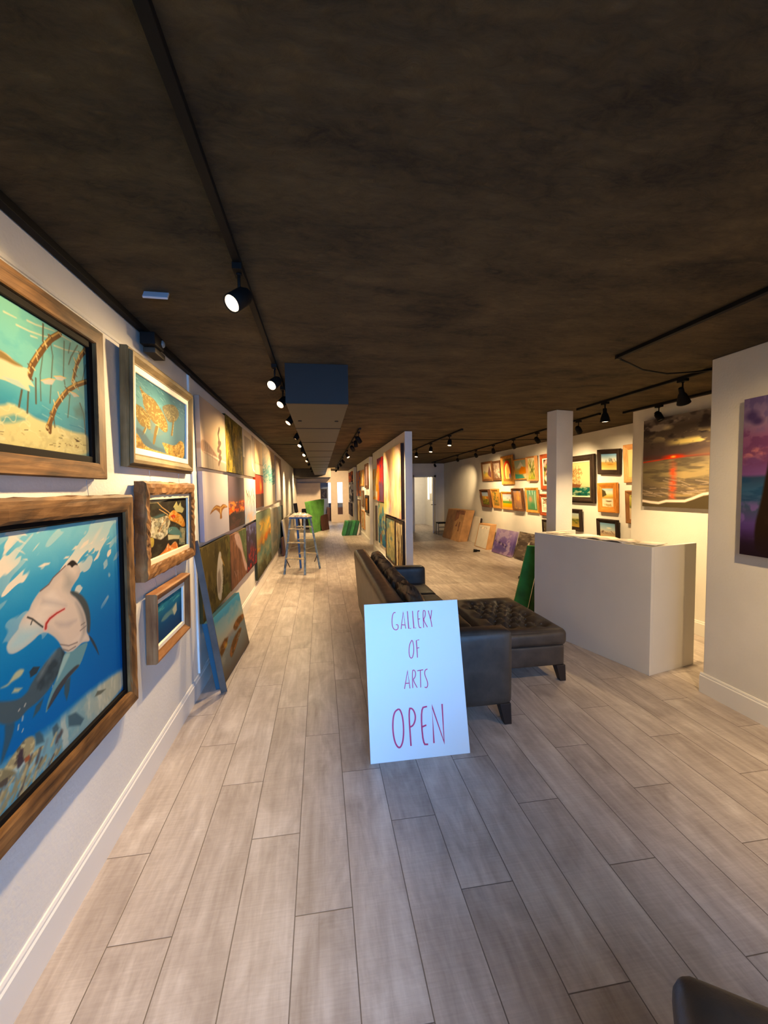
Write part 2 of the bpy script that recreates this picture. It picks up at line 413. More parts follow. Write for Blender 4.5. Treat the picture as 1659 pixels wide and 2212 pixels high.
def canvas_mesh(name, pic, w, h, depth=0.0, edge=None, z=0.0, front_only=False):
    """Grid with the picture; x from -w/2..w/2, y from 0..h, face at z+depth, sides wrapped back to z."""
    nx, ny = pic.nx, pic.ny
    xs = np.linspace(-w/2, w/2, nx); ys = np.linspace(h, 0, ny)
    X, Y = np.meshgrid(xs, ys); V = np.stack([X, Y, np.full_like(X, z+depth)], -1).reshape(-1, 3)
    C = pic.linear().reshape(-1, 3)
    i = np.arange(ny*nx).reshape(ny, nx)
    F = np.stack([i[1:, :-1], i[1:, 1:], i[:-1, 1:], i[:-1, :-1]], -1).reshape(-1, 4)
    if not front_only:
        ring = np.concatenate([i[0, :], i[1:, -1], i[-1, -2::-1], i[-2:0:-1, 0]]); n = len(ring)
        B1 = V[ring].copy(); B2 = V[ring].copy(); B2[:, 2] = z
        C1 = C[ring].copy()
        if edge is not None: C1[:] = np.array(lin(edge))
        b = len(V); V = np.concatenate([V, B1, B2]); C = np.concatenate([C, C1, C1])
        k = np.arange(n); k2 = (k+1) % n
        F = np.concatenate([F, np.stack([b+k2, b+k, b+n+k, b+n+k2], -1)])
    me = bpy.data.meshes.new(name)
    me.vertices.add(len(V)); me.vertices.foreach_set('co', V.astype('f').ravel())
    me.loops.add(F.size); me.polygons.add(len(F))
    me.polygons.foreach_set('loop_start', np.arange(0, F.size, 4, dtype='i'))
    me.loops.foreach_set('vertex_index', F.astype('i').ravel())
    me.update(calc_edges=True); me.validate()
    at = me.color_attributes.new('paint', 'FLOAT_COLOR', 'POINT')
    at.data.foreach_set('color', np.concatenate([C, np.ones((len(C), 1))], 1).astype('f').ravel())
    me.materials.append(M['paint']); return me

def frame_mesh(name, W, H, prof, mat, wav=0.0, seed=0, seg=1, back=True):
    """Mitred moulding. prof: (inset from the outer edge, height off the wall) from outside to inside. x -W/2..W/2, y 0..H."""
    rs = np.random.RandomState(seed); vs = []; uvs = []; fs = []; fuv = []
    sides = [((-1, 0), (1, 0)), ((1, 0), (1, 1)), ((1, 1), (-1, 1)), ((-1, 1), (-1, 0))]
    for si in range(4):
        b = len(vs); nz = [[(0 if k in (0, seg) else wav*rs.uniform(-1, 1)) for k in range(seg+1)] for _ in prof]
        for pi, (ins, hgt) in enumerate(prof):
            (ax, ay), (bx, by) = sides[si]
            A = Vector((ax*(W/2-ins), ins if ay == 0 else H-ins)); Bq = Vector((bx*(W/2-ins), ins if by == 0 else H-ins))
            for k in range(seg+1):
                p = A.lerp(Bq, k/seg); d = (Bq-A).normalized(); nrm = Vector((-d.y, d.x))
                q = p + nrm*(nz[pi][k]*(1 if pi < 2 else .3))
                hz = hgt + (nz[pi][k]*.6 if 0 < pi < len(prof)-1 else 0)
                vs.append((q.x, q.y, max(0, hz))); uvs.append(((A-Bq).length*k/seg+si*3.1, ins*1.0+hgt*.7+si*.63))
        n = seg+1
        for pi in range(len(prof)-1):
            for k in range(seg):
                fs.append((b+pi*n+k, b+pi*n+k+1, b+(pi+1)*n+k+1, b+(pi+1)*n+k))
    me = bpy.data.meshes.new(name); me.from_pydata(vs, [], fs)
    uv = me.uv_layers.new(name='grain')
    for p in me.polygons:
        for li in p.loop_indices: uv.data[li].uv = uvs[me.loops[li].vertex_index]
    me.materials.append(mat)
    bm = bmesh.new(); bm.from_mesh(me); bmesh.ops.recalc_face_normals(bm, faces=bm.faces)
    c = sum((f.normal.z*f.calc_area() for f in bm.faces))
    if c < 0: bmesh.ops.reverse_faces(bm, faces=bm.faces)
    bm.to_mesh(me); bm.free(); return me

PROFILES = {
 'flat': lambda w, d: [(0, 0), (0, d*.9), (.004, d), (w-.004, d), (w, d-.004), (w, d*.35)],
 'slope': lambda w, d: [(0, 0), (0, d*.85), (.006, d), (w*.3, d*.98), (w*.8, d*.62), (w, d*.55), (w, d*.25)],
 'step': lambda w, d: [(0, 0), (0, d*.6), (w*.08, d*.72), (w*.2, d*.72), (w*.3, d), (w*.55, d), (w*.9, d*.68), (w, d*.68), (w, d*.25)],
 'rough': lambda w, d: [(0, 0), (0, d*.8), (.01, d*.97), (w*.45, d), (w*.85, d*.95), (w, d*.85), (w, d*.25)],
}

def framed(name, label, cat, group, mw, W, H, depth, rail, mat, pic, prof='flat', liners=(), wav=0, seg=1, seed=0, wires=0, paint_name='painting'):
    """A framed picture: Empty on the wall > frame, liners, painting. liners: (width, material, height)."""
    root = empty(name, mat=mw); tag(root, label, cat, group)
    use_mesh('frame', frame_mesh('frame', W, H, PROFILES[prof](rail, depth), mat, wav, seed, seg), root)
    ins = rail; zz = depth*.5
    for (lw_, lm, lh) in liners:
        o = use_mesh('liner', frame_mesh('liner', W-2*ins+.004, H-2*ins+.004, [(0, 0), (0, lh), (lw_-.003, lh), (lw_, lh-.003), (lw_, lh*.3)], lm), root)
        o.location = (0, ins-.002, .001); ins += lw_; zz = lh*.6
    p = use_mesh(paint_name, canvas_mesh(paint_name, pic, W-2*ins+.006, H-2*ins+.006, max(.008, zz), None, .002), root)
    p.location = (0, ins-.003, 0)
    if wires:
        for sx in (-.28, .28):
            MB().tube([(sx*W, H-.03, .012), (sx*W, H+wires, .004)], .0012, 5).build('hanging_wire', M['steel'], root)
    return root

def canvas(name, label, cat, group, mw, W, H, depth, pic, edge=None):
    o = use_mesh(name, canvas_mesh(name, pic, W, H, depth, edge, .003)); o.matrix_world = mw
    return tag(o, label, cat, group)
# outlines of the painted motifs, in each picture's own width and height (0..1)
MOTIF={'shark':{'rip':[(0.528,0.007),(0.626,0.004),(0.767,0.005),(0.832,0.006),(0.765,0.028),(0.731,0.055),(0.687,0.067),(0.66,0.091),(0.635,0.111),(0.619,0.119),(0.636,0.087),(0.662,0.066),(0.642,0.059),(0.606,0.088),(0.589,0.123),(0.566,0.116),(0.583,0.101),(0.613,0.093),(0.606,0.085),(0.573,0.089),(0.559,0.103),(0.532,0.094),(0.559,0.089),(0.557,0.072),(0.578,0.063),(0.607,0.064),(0.612,0.051),(0.587,0.041),(0.552,0.039),(0.56,0.026),(0.531,0.016)],'ripb':[(0.853,0.006),(1.024,0.009),(1.021,0.055),(0.964,0.07),(0.905,0.058),(0.826,0.093),(0.861,0.044)],'ripc':[(0.931,0.11),(0.984,0.059),(1.016,0.077),(0.994,0.106)],'rip1':[(0.469,0.024),(0.486,0.035),(0.509,0.056),(0.488,0.047)],'rip2':[(0.476,0.008),(0.505,0.012),(0.515,0.027),(0.496,0.022)],'rip3':[(0.477,0.075),(0.495,0.082),(0.505,0.096)],'rip4':[(0.552,0.158),(0.577,0.15),(0.602,0.155),(0.596,0.162),(0.562,0.164)],'rip5':[(0.744,0.13),(0.77,0.103),(0.8,0.093),(0.794,0.112),(0.759,0.129)],'rip6':[(0.704,0.126),(0.723,0.11),(0.739,0.111),(0.726,0.124)],'rip7':[(0.798,0.118),(0.825,0.105),(0.819,0.118)],'rip8':[(0.773,0.171),(0.79,0.161),(0.792,0.168)],'rip9':[(0.911,0.141),(0.945,0.13),(0.935,0.141)],'rip10':[(0.495,0.113),(0.512,0.117),(0.513,0.123)],'rip11':[(0.662,0.155),(0.673,0.147),(0.692,0.149),(0.685,0.157)],'rip12':[(0.87,0.113),(0.896,0.1),(0.893,0.112)],'rip13':[(0.81,0.167),(0.837,0.155),(0.828,0.167)],'cut1':[(0.638,0.038),(0.661,0.019),(0.686,0.019),(0.671,0.042)],'cut2':[(0.768,0.052),(0.794,0.032),(0.846,0.022),(0.818,0.055),(0.747,0.095),(0.728,0.096)],'belly':[(0.706,0.169),(0.735,0.201),(0.747,0.231),(0.736,0.259),(0.712,0.279),(0.688,0.305),(0.7,0.328),(0.729,0.365),(0.754,0.414),(0.77,0.465),(0.772,0.51),(0.767,0.54),(0.778,0.562),(0.786,0.595),(0.743,0.575),(0.714,0.583),(0.687,0.587),(0.658,0.574),(0.639,0.542),(0.629,0.511),(0.604,0.469),(0.57,0.431),(0.545,0.429),(0.527,0.44),(0.504,0.447),(0.478,0.453),(0.451,0.453),(0.435,0.442),(0.429,0.419),(0.434,0.404),(0.453,0.386),(0.471,0.373),(0.473,0.359),(0.489,0.334),(0.512,0.318),(0.52,0.298),(0.538,0.276),(0.556,0.259),(0.592,0.244),(0.612,0.222),(0.645,0.203),(0.67,0.188),(0.693,0.172)],'lobe':[(0.473,0.368),(0.508,0.384),(0.547,0.403),(0.577,0.434),(0.545,0.426),(0.527,0.438),(0.504,0.447),(0.478,0.453),(0.451,0.453),(0.435,0.442),(0.429,0.419),(0.434,0.404),(0.453,0.386)],'neck':[(0.664,0.216),(0.693,0.231),(0.712,0.275),(0.688,0.305),(0.656,0.286),(0.666,0.253)],'shade1':[(0.615,0.418),(0.662,0.443),(0.714,0.455),(0.678,0.465),(0.629,0.442)],'shade2':[(0.564,0.295),(0.621,0.328),(0.667,0.367),(0.605,0.336),(0.559,0.311)],'shade3':[(0.711,0.362),(0.749,0.42),(0.764,0.475),(0.765,0.539),(0.729,0.568),(0.746,0.53),(0.741,0.468),(0.726,0.411)],'tip':[(0.674,0.187),(0.708,0.167),(0.737,0.204),(0.717,0.196),(0.701,0.207),(0.693,0.19)],'back':[(0.688,0.308),(0.718,0.321),(0.753,0.355),(0.779,0.401),(0.791,0.45),(0.793,0.5),(0.786,0.558),(0.77,0.541),(0.772,0.502),(0.764,0.45),(0.745,0.399),(0.72,0.354),(0.691,0.323)],'edge':[(0.67,0.188),(0.645,0.203),(0.612,0.222),(0.592,0.244),(0.556,0.259)],'mouth':[(0.658,0.377),(0.622,0.38),(0.59,0.389),(0.575,0.403),(0.572,0.42)],'remora':[(0.504,0.342),(0.522,0.358),(0.544,0.388),(0.56,0.409)],'remora2':[(0.515,0.376),(0.52,0.364)],'gill1':[(0.739,0.491),(0.761,0.489)],'gill2':[(0.733,0.515),(0.767,0.508)],'gill3':[(0.632,0.523),(0.672,0.552),(0.716,0.561)],'gill4':[(0.643,0.551),(0.67,0.574),(0.706,0.575)],'body':[(0.628,0.528),(0.591,0.55),(0.554,0.569),(0.525,0.591),(0.503,0.613),(0.493,0.629),(0.467,0.636),(0.43,0.618),(0.306,0.523),(0.302,0.59),(0.394,0.666),(0.411,0.689),(0.433,0.704),(0.462,0.712),(0.488,0.697),(0.521,0.699),(0.553,0.692),(0.583,0.676),(0.616,0.648),(0.647,0.616),(0.654,0.572)],'bodyhi':[(0.6,0.541),(0.615,0.539),(0.575,0.576),(0.551,0.605),(0.53,0.615),(0.553,0.576)],'dorsal':[(0.502,0.557),(0.517,0.547),(0.543,0.563),(0.529,0.581),(0.505,0.582)],'pect':[(0.65,0.57),(0.696,0.588),(0.742,0.583),(0.776,0.593),(0.759,0.624),(0.727,0.677),(0.68,0.69),(0.658,0.698),(0.619,0.719),(0.595,0.734),(0.555,0.777),(0.565,0.732),(0.59,0.688),(0.616,0.648),(0.635,0.609)],'pectdark':[(0.658,0.698),(0.68,0.69),(0.727,0.677),(0.709,0.662),(0.655,0.673),(0.597,0.703),(0.551,0.777)],'pecthi':[(0.653,0.576),(0.682,0.588),(0.655,0.621),(0.623,0.66),(0.606,0.677),(0.626,0.621)],'rfin':[(0.774,0.552),(0.802,0.591),(0.825,0.645),(0.842,0.71),(0.814,0.647),(0.791,0.597)],'fin2':[(0.645,0.7),(0.675,0.698),(0.667,0.753),(0.652,0.791),(0.642,0.75)],'fin3':[(0.521,0.709),(0.553,0.699),(0.536,0.735),(0.508,0.746)],'tail':[(0.412,0.686),(0.448,0.707),(0.436,0.75),(0.42,0.782),(0.401,0.817),(0.393,0.82),(0.404,0.768),(0.412,0.729)],'fish1':[(0.486,0.537),(0.472,0.554),(0.442,0.553),(0.425,0.559),(0.401,0.549),(0.428,0.552),(0.437,0.543),(0.453,0.526),(0.471,0.524)],'fish2':[(0.475,0.601),(0.46,0.606),(0.44,0.594),(0.449,0.583)],'floor':[(1.019,0.885),(0.849,0.854),(0.697,0.842),(0.611,0.849),(0.558,0.847),(0.513,0.829),(0.469,0.855),(0.385,0.82),(0.234,0.709),(0.215,1.042),(0.374,1.003),(1.01,1.004)],'rock1':[(0.514,0.816),(0.531,0.821),(0.543,0.848),(0.548,0.881),(0.514,0.864)],'rock2':[(0.583,0.855),(0.603,0.85),(0.613,0.88),(0.592,0.905),(0.585,0.889)],'rock3':[(0.656,0.864),(0.695,0.879),(0.737,0.946),(0.717,0.961),(0.657,0.914)],'rock4':[(0.82,0.873),(0.875,0.903),(0.84,0.904),(0.803,0.889)],'coral1':[(0.423,0.83),(0.453,0.814),(0.482,0.802),(0.507,0.817),(0.514,0.846),(0.507,0.877),(0.477,0.876),(0.449,0.878),(0.423,0.874),(0.399,0.85)],'coral2':[(0.384,0.829),(0.41,0.849),(0.442,0.893),(0.446,0.929),(0.415,0.912),(0.38,0.896)],'coral3':[(0.45,0.911),(0.476,0.897),(0.513,0.883),(0.551,0.897),(0.525,0.905),(0.498,0.909),(0.449,0.932)],'coraldk':[(0.455,0.829),(0.471,0.83),(0.465,0.877),(0.484,0.875),(0.445,0.896),(0.447,0.86)],'coralor':[(0.471,0.876),(0.49,0.875),(0.495,0.9),(0.473,0.894)]},'mangrove':{'r1':[(0.862,0.019),(0.82,0.101),(0.789,0.188),(0.759,0.285),(0.734,0.376),(0.721,0.455),(0.707,0.506)],'r2':[(0.999,0.023),(0.968,0.108),(0.947,0.192),(0.933,0.278),(0.92,0.377)],'r3':[(1.01,0.297),(0.94,0.381),(0.892,0.459),(0.858,0.543),(0.829,0.627),(0.812,0.712),(0.789,0.82)],'r3b':[(0.806,0.73),(0.798,0.847)],'t1':[(0.786,0.022),(0.782,0.157)],'t2':[(0.816,0.134),(0.824,0.233),(0.815,0.391),(0.803,0.617)],'t3':[(0.783,0.222),(0.765,0.426),(0.764,0.623)],'t4':[(0.882,0.06),(0.872,0.352),(0.878,0.42)],'t5':[(0.913,0.047),(0.902,0.138)],'t6':[(0.953,0.028),(0.915,0.16),(0.901,0.235)],'t7':[(0.746,0.467),(0.743,0.655)],'t8':[(0.715,0.571),(0.707,0.743)],'t9':[(0.69,0.592),(0.677,0.715)],'t10':[(0.817,0.71),(0.821,0.801)],'t11':[(0.902,0.494),(0.887,0.688)],'t12':[(0.955,0.532),(0.976,0.625),(0.981,0.797)],'t13':[(0.996,0.163),(0.971,0.335)],'bush':[(0.92,0.6),(0.957,0.548),(0.992,0.6),(0.984,0.656),(0.929,0.662)],'fish':[(0.577,0.371),(0.629,0.371),(0.649,0.38),(0.67,0.41),(0.696,0.424),(0.721,0.414),(0.711,0.462),(0.733,0.518),(0.741,0.538),(0.712,0.531),(0.725,0.583),(0.687,0.574),(0.654,0.567),(0.622,0.561),(0.557,0.597)],'fishtop':[(0.577,0.371),(0.629,0.371),(0.663,0.402),(0.704,0.418),(0.669,0.434),(0.627,0.423),(0.578,0.431)],'fishlow':[(0.623,0.541),(0.677,0.532),(0.723,0.584),(0.654,0.567)],'f1':[(0.767,0.467),(0.803,0.425),(0.832,0.414),(0.816,0.466),(0.783,0.483)],'f2':[(0.826,0.391),(0.859,0.365),(0.885,0.363),(0.863,0.402),(0.837,0.41)],'f3':[(0.898,0.464),(0.931,0.461),(0.951,0.475),(0.924,0.498)],'s1':[(0.721,0.067),(0.754,0.061),(0.789,0.044),(0.837,0.024)],'s2':[(0.68,0.142),(0.726,0.137),(0.778,0.117),(0.834,0.087)],'s3':[(0.832,0.142),(0.889,0.125),(0.963,0.078)],'s4':[(0.638,0.1),(0.681,0.094)],'s5':[(0.733,0.165),(0.759,0.156)],'s6':[(0.866,0.027),(0.92,0.025)],'sand':[(0.269,0.935),(0.616,0.744),(0.649,0.702),(0.709,0.742),(0.741,0.771),(0.849,0.791),(0.924,0.806),(1.004,0.79),(1.002,1.012),(0.263,1.108)],'dune':[(0.613,0.822),(0.657,0.778),(0.703,0.793),(0.655,0.839),(0.612,0.861)],'dune2':[(0.612,0.861),(0.645,0.823),(0.702,0.836),(0.778,0.861),(1.002,0.843),(1.002,1.012),(0.607,1.011)],'sig1':[(0.855,0.908),(0.876,0.907),(0.915,0.901)],'sig2':[(0.886,0.925),(0.943,0.919)],'leaf':[(0.914,0.855),(0.951,0.875),(0.933,0.884)]},'manatee':{'big':[(0.084,0.13),(0.139,0.188),(0.228,0.204),(0.334,0.216),(0.407,0.278),(0.483,0.343),(0.548,0.416),(0.593,0.512),(0.58,0.627),(0.507,0.648),(0.441,0.614),(0.365,0.575),(0.315,0.571),(0.246,0.514),(0.181,0.44),(0.141,0.359),(0.135,0.266),(0.102,0.196)],'left':[(-0.026,0.421),(0.054,0.406),(0.138,0.418),(0.214,0.466),(0.28,0.552),(0.293,0.649),(0.248,0.698),(0.192,0.671),(0.125,0.683),(0.063,0.636),(0.027,0.547)],'right':[(0.46,0.266),(0.576,0.18),(0.728,0.121),(0.822,0.164),(0.851,0.249),(0.795,0.352),(0.711,0.427),(0.604,0.452),(0.549,0.405)],'fl1':[(0.352,0.579),(0.41,0.581),(0.37,0.719),(0.329,0.891),(0.293,0.884),(0.32,0.713)],'fl2':[(0.182,0.645),(0.197,0.679),(0.152,0.79),(0.108,0.803)],'fl3':[(0.709,0.324),(0.732,0.339),(0.691,0.652),(0.652,0.663)],'belly':[(0.246,0.514),(0.315,0.571),(0.362,0.628),(0.52,0.666),(0.435,0.722),(0.282,0.744),(0.26,0.71)],'c1':[(-0.053,0.757),(0.065,0.805),(0.166,0.953),(0.503,0.976),(0.964,1.012),(0.979,1.06),(-0.067,1.05)],'c2':[(0.457,0.813),(0.584,0.815),(0.753,0.811),(0.877,0.674),(0.981,0.722),(0.972,1.023),(0.559,0.999),(0.509,0.877)],'dkc':[(-0.002,0.723),(0.123,0.722),(0.298,0.903),(0.535,0.915),(0.503,0.976),(0.166,0.953),(0.065,0.805)]},'lobster':{'cliff':[(-0.003,0.214),(0.061,0.285),(0.192,0.34),(0.362,0.316),(0.466,0.309),(0.539,0.463),(0.452,0.56),(0.459,0.663),(0.392,0.688),(0.289,0.728),(0.173,0.676),(0.044,0.609),(-0.023,0.585)],'crev':[(-0.011,0.462),(0.071,0.313),(0.086,0.435),(0.047,0.555),(-0.007,0.571)],'head':[(0.464,0.34),(0.537,0.257),(0.638,0.215),(0.722,0.288),(0.843,0.346),(0.933,0.471),(0.967,0.602),(0.875,0.608),(0.769,0.523),(0.624,0.456),(0.527,0.42)],'core':[(0.533,0.328),(0.618,0.308),(0.688,0.359),(0.598,0.4)],'leaf':[(0.619,0.171),(0.705,0.072),(0.744,0.172),(0.827,0.069),(0.837,0.169),(0.931,0.233),(0.876,0.317),(0.783,0.284),(0.693,0.274)],'an1':[(0.219,0.05),(0.322,0.145),(0.47,0.239),(0.548,0.299)],'an2':[(0.259,0.177),(0.366,0.237),(0.467,0.299)],'an3':[(0.466,0.309),(0.356,0.433),(0.249,0.579)],'dome':[(0.447,0.65),(0.466,0.553),(0.562,0.535),(0.705,0.576),(0.807,0.683),(0.861,0.84),(0.785,0.778),(0.609,0.706)],'frill':[(0.459,0.673),(0.787,0.756),(0.767,0.829),(0.605,0.79),(0.466,0.777)],'col':[(0.796,0.593),(0.973,0.649),(0.942,0.871),(0.952,0.988),(0.76,0.937)],'orange':[(0.153,1.048),(0.214,1.001),(0.301,0.971),(0.406,0.912),(0.464,0.817),(0.513,0.912),(0.646,0.831),(0.73,0.928),(0.723,1.046),(0.424,1.049)],'yel':[(-0.024,0.603),(0.043,0.627),(0.14,0.659),(0.127,0.805),(0.033,0.806),(-0.032,0.752)],'top':[(0.007,0.018),(0.186,0.02),(0.379,0.012),(0.483,0.017),(0.352,0.04),(0.207,0.059),(0.005,0.054)],'teal':[(0.104,0.3),(0.266,0.265),(0.416,0.263),(0.362,0.316),(0.192,0.336)]},'whale':{'a':[(0.157,0.519),(0.32,0.411),(0.57,0.408),(0.709,0.344),(0.779,0.348),(0.786,0.561),(0.709,0.653),(0.561,0.529),(0.348,0.571)],'b':[(0.611,0.452),(0.78,0.336),(0.795,0.565),(0.687,0.642)]}}
# pen strokes of the sign, in metres on its board
STROKES={'GALLERY':[[(0.422,0.795),(0.414,0.798),(0.405,0.788),(0.399,0.763),(0.397,0.734),(0.401,0.71),(0.41,0.699),(0.422,0.697),(0.432,0.704),(0.433,0.726),(0.42,0.726)],[(0.449,0.7),(0.468,0.796),(0.477,0.701)],[(0.454,0.724),(0.473,0.722)],[(0.493,0.8),(0.495,0.7),(0.509,0.701)],[(0.524,0.8),(0.526,0.7),(0.539,0.701)],[(0.566,0.798),(0.554,0.797),(0.555,0.701),(0.571,0.701)],[(0.554,0.75),(0.567,0.752)],[(0.585,0.7),(0.587,0.797),(0.597,0.8),(0.602,0.788),(0.599,0.764),(0.586,0.745),(0.608,0.701)],[(0.62,0.797),(0.63,0.746)],[(0.641,0.798),(0.631,0.746),(0.636,0.701)]],'OF':[[(0.509,0.634),(0.495,0.613),(0.487,0.575),(0.49,0.54),(0.502,0.531),(0.513,0.55),(0.518,0.588),(0.516,0.624),(0.509,0.634)],[(0.553,0.633),(0.536,0.63),(0.536,0.534)],[(0.536,0.587),(0.55,0.589)]],'ARTS':[[(0.449,0.37),(0.473,0.466),(0.481,0.37)],[(0.458,0.399),(0.479,0.399)],[(0.497,0.371),(0.5,0.466),(0.512,0.469),(0.52,0.453),(0.515,0.427),(0.5,0.417),(0.523,0.371)],[(0.53,0.462),(0.565,0.465)],[(0.548,0.464),(0.544,0.37)],[(0.591,0.467),(0.577,0.464),(0.571,0.445),(0.577,0.422),(0.586,0.398),(0.586,0.376),(0.577,0.365),(0.567,0.371)]],'OPEN':[[(0.408,0.267),(0.385,0.255),(0.373,0.216),(0.369,0.158),(0.376,0.1),(0.392,0.07),(0.407,0.067),(0.423,0.096),(0.431,0.152),(0.43,0.218),(0.419,0.259),(0.408,0.267)],[(0.467,0.07),(0.465,0.266),(0.488,0.263),(0.502,0.233),(0.501,0.201),(0.486,0.173),(0.467,0.167)],[(0.573,0.266),(0.536,0.261),(0.535,0.071),(0.565,0.069)],[(0.535,0.161),(0.562,0.169)],[(0.599,0.072),(0.602,0.265),(0.658,0.07),(0.662,0.272)]]}
# ------------------------------------------------------------------ the pictures
def art_shark():
    m = MOTIF['shark']; p = Pic(420, 400, 1.145/.79, seed=3)
    p.grad([(0, (112, 190, 205)), (.1, (86, 172, 200)), (.3, (48, 138, 186)), (.55, (30, 112, 176)), (1, (14, 98, 176))], warp=.06)
    p.mix(np.clip((p.u-.62)*1.6, 0, .6)*np.clip(p.v*2.2-.3, 0, 1), (36, 96, 168))
    p.mottle(16, 6, (120, 190, 205), .5, .8, .5, np.clip(1-p.v*3.4, 0, 1))
    W = (246, 228, 200)
    n = p.noise(9, 34, 3, .55, -.6); lim = .44+np.clip(np.abs(p.u-.68)-.16, 0, 1)*.8+np.clip(p.v-.02, 0, 1)*1.0+np.clip(p.v-.2, 0, 1)*8
    p.mix(np.clip((n-lim)/.05, 0, 1)*.95, W); n = p.noise(14, 40, 2, .5, -.5)
    p.mix(np.clip((n-.66-p.v*.7)/.05, 0, 1)*np.clip(1-abs(p.u-.72)*2, 0, 1)*.8, W)
    p.mix(np.clip((p.noise(4, 14, 3, .5, -.6)-.55)/.2, 0, 1)*np.clip(.8-p.v*4, 0, .6), (150, 208, 214))
    for i in range(1, 14): p.poly(m['rip%d' % i], W, .006, .9)
    # sea floor
    fl = p.full(m['floor'], .05)
    p.mix(fl*.9, (134, 178, 186)); p.mix(p.full(m['floor'], .02)*np.clip((p.u-.55)*3, 0, 1)*.9, (186, 184, 158))
    p.mottle(22, 14, (96, 150, 170), .5, .75, .7, fl*np.clip(1.2-p.u, 0, 1)); p.mottle(30, 8, (222, 214, 190), .55, .8, .5, fl)
    for k in ('rock1', 'rock2', 'rock3'): p.poly(m[k], (64, 90, 104), .012, .85)
    p.poly(m['rock4'], (104, 108, 96), .008)
    for k, c in (('coral1', (160, 152, 118)), ('coral2', (134, 128, 100)), ('coral3', (150, 138, 104))):
        f = p.full(m[k], .01); p.mix(f, c); p.mottle(34, 26, (206, 196, 150), .5, .7, .8, f); p.mottle(30, 30, (74, 66, 62), .55, .72, .8, f)
    p.poly(m['coraldk'], (62, 52, 62), .008, .9); p.poly(m['coralor'], (156, 92, 62), .008)
    p.dabs(90, (.3, .62, .9, 1), (.03, .014), [(150, 140, 104), (88, 84, 84), (190, 178, 136), (120, 150, 160)], -.7, .8)
    # body and fins
    p.poly(m['tail'], (54, 86, 108), .012); b = p.full(m['body'], .012); p.mix(b, (70, 88, 98)); p.mottle(12, 8, (46, 58, 66), .5, .75, .8, b)
    p.mix(b*np.clip((p.v-.72)*5, 0, .7), (58, 104, 126)); p.poly(m['bodyhi'], (128, 140, 144), .03, .7); p.poly(m['dorsal'], (46, 60, 70), .006)
    p.dabs(6, (.44, .6, .66, .78), (.014, .006), [(206, 204, 190)], -.9, .7)
    for k in ('fin2', 'fin3'): p.poly(m[k], (58, 84, 98), .01)
    p.poly(m['pect'], (104, 148, 158), .006); p.poly(m['pecthi'], (164, 192, 186), .012, .8); p.poly(m['pectdark'], (58, 54, 58), .008, .85)
    p.poly(m['rfin'], (50, 62, 74), .005)
    f = p.full(m['belly'], .008); p.mix(f, (232, 216, 198)); p.mottle(5, 6, (206, 186, 168), .5, .8, .6, f)
    fs = p.full(m['belly'], .09); p.mix((f-np.clip(fs*1.25-.12, 0, 1)*f)*.55, (150, 150, 150))
    p.mix(p.full(m['lobe'], .06)*f*.8, (158, 196, 204)); p.mix(p.full(m['neck'], .05)*f*.6, (150, 150, 142))
    for k in ('shade1', 'shade2'): p.mix(p.full(m[k], .03)*.6, (168, 158, 154))
    p.mix(p.full(m['shade3'], .03)*f*.6, (140, 138, 132))
    p.poly(m['back'], (72, 78, 78), .012); p.poly(m['tip'], (40, 34, 34), .006)
    p.stroke(m['edge'], .006, (88, 62, 62), .7); p.stroke(m['mouth'], .016, (226, 176, 164), .8, .006, .03); p.stroke(m['mouth'], .006, (170, 62, 58), 1, .004, .014)
    p.stroke(m['remora'], .007, (60, 62, 60)); p.stroke(m['remora2'], .006, (70, 72, 70))
    for k in ('gill1', 'gill2', 'gill3', 'gill4'): p.stroke(m[k], .006, (126, 116, 110), .8)
    for k in ('fish1', 'fish2'): p.poly(m[k], (188, 186, 146), .01, .9)
    return p

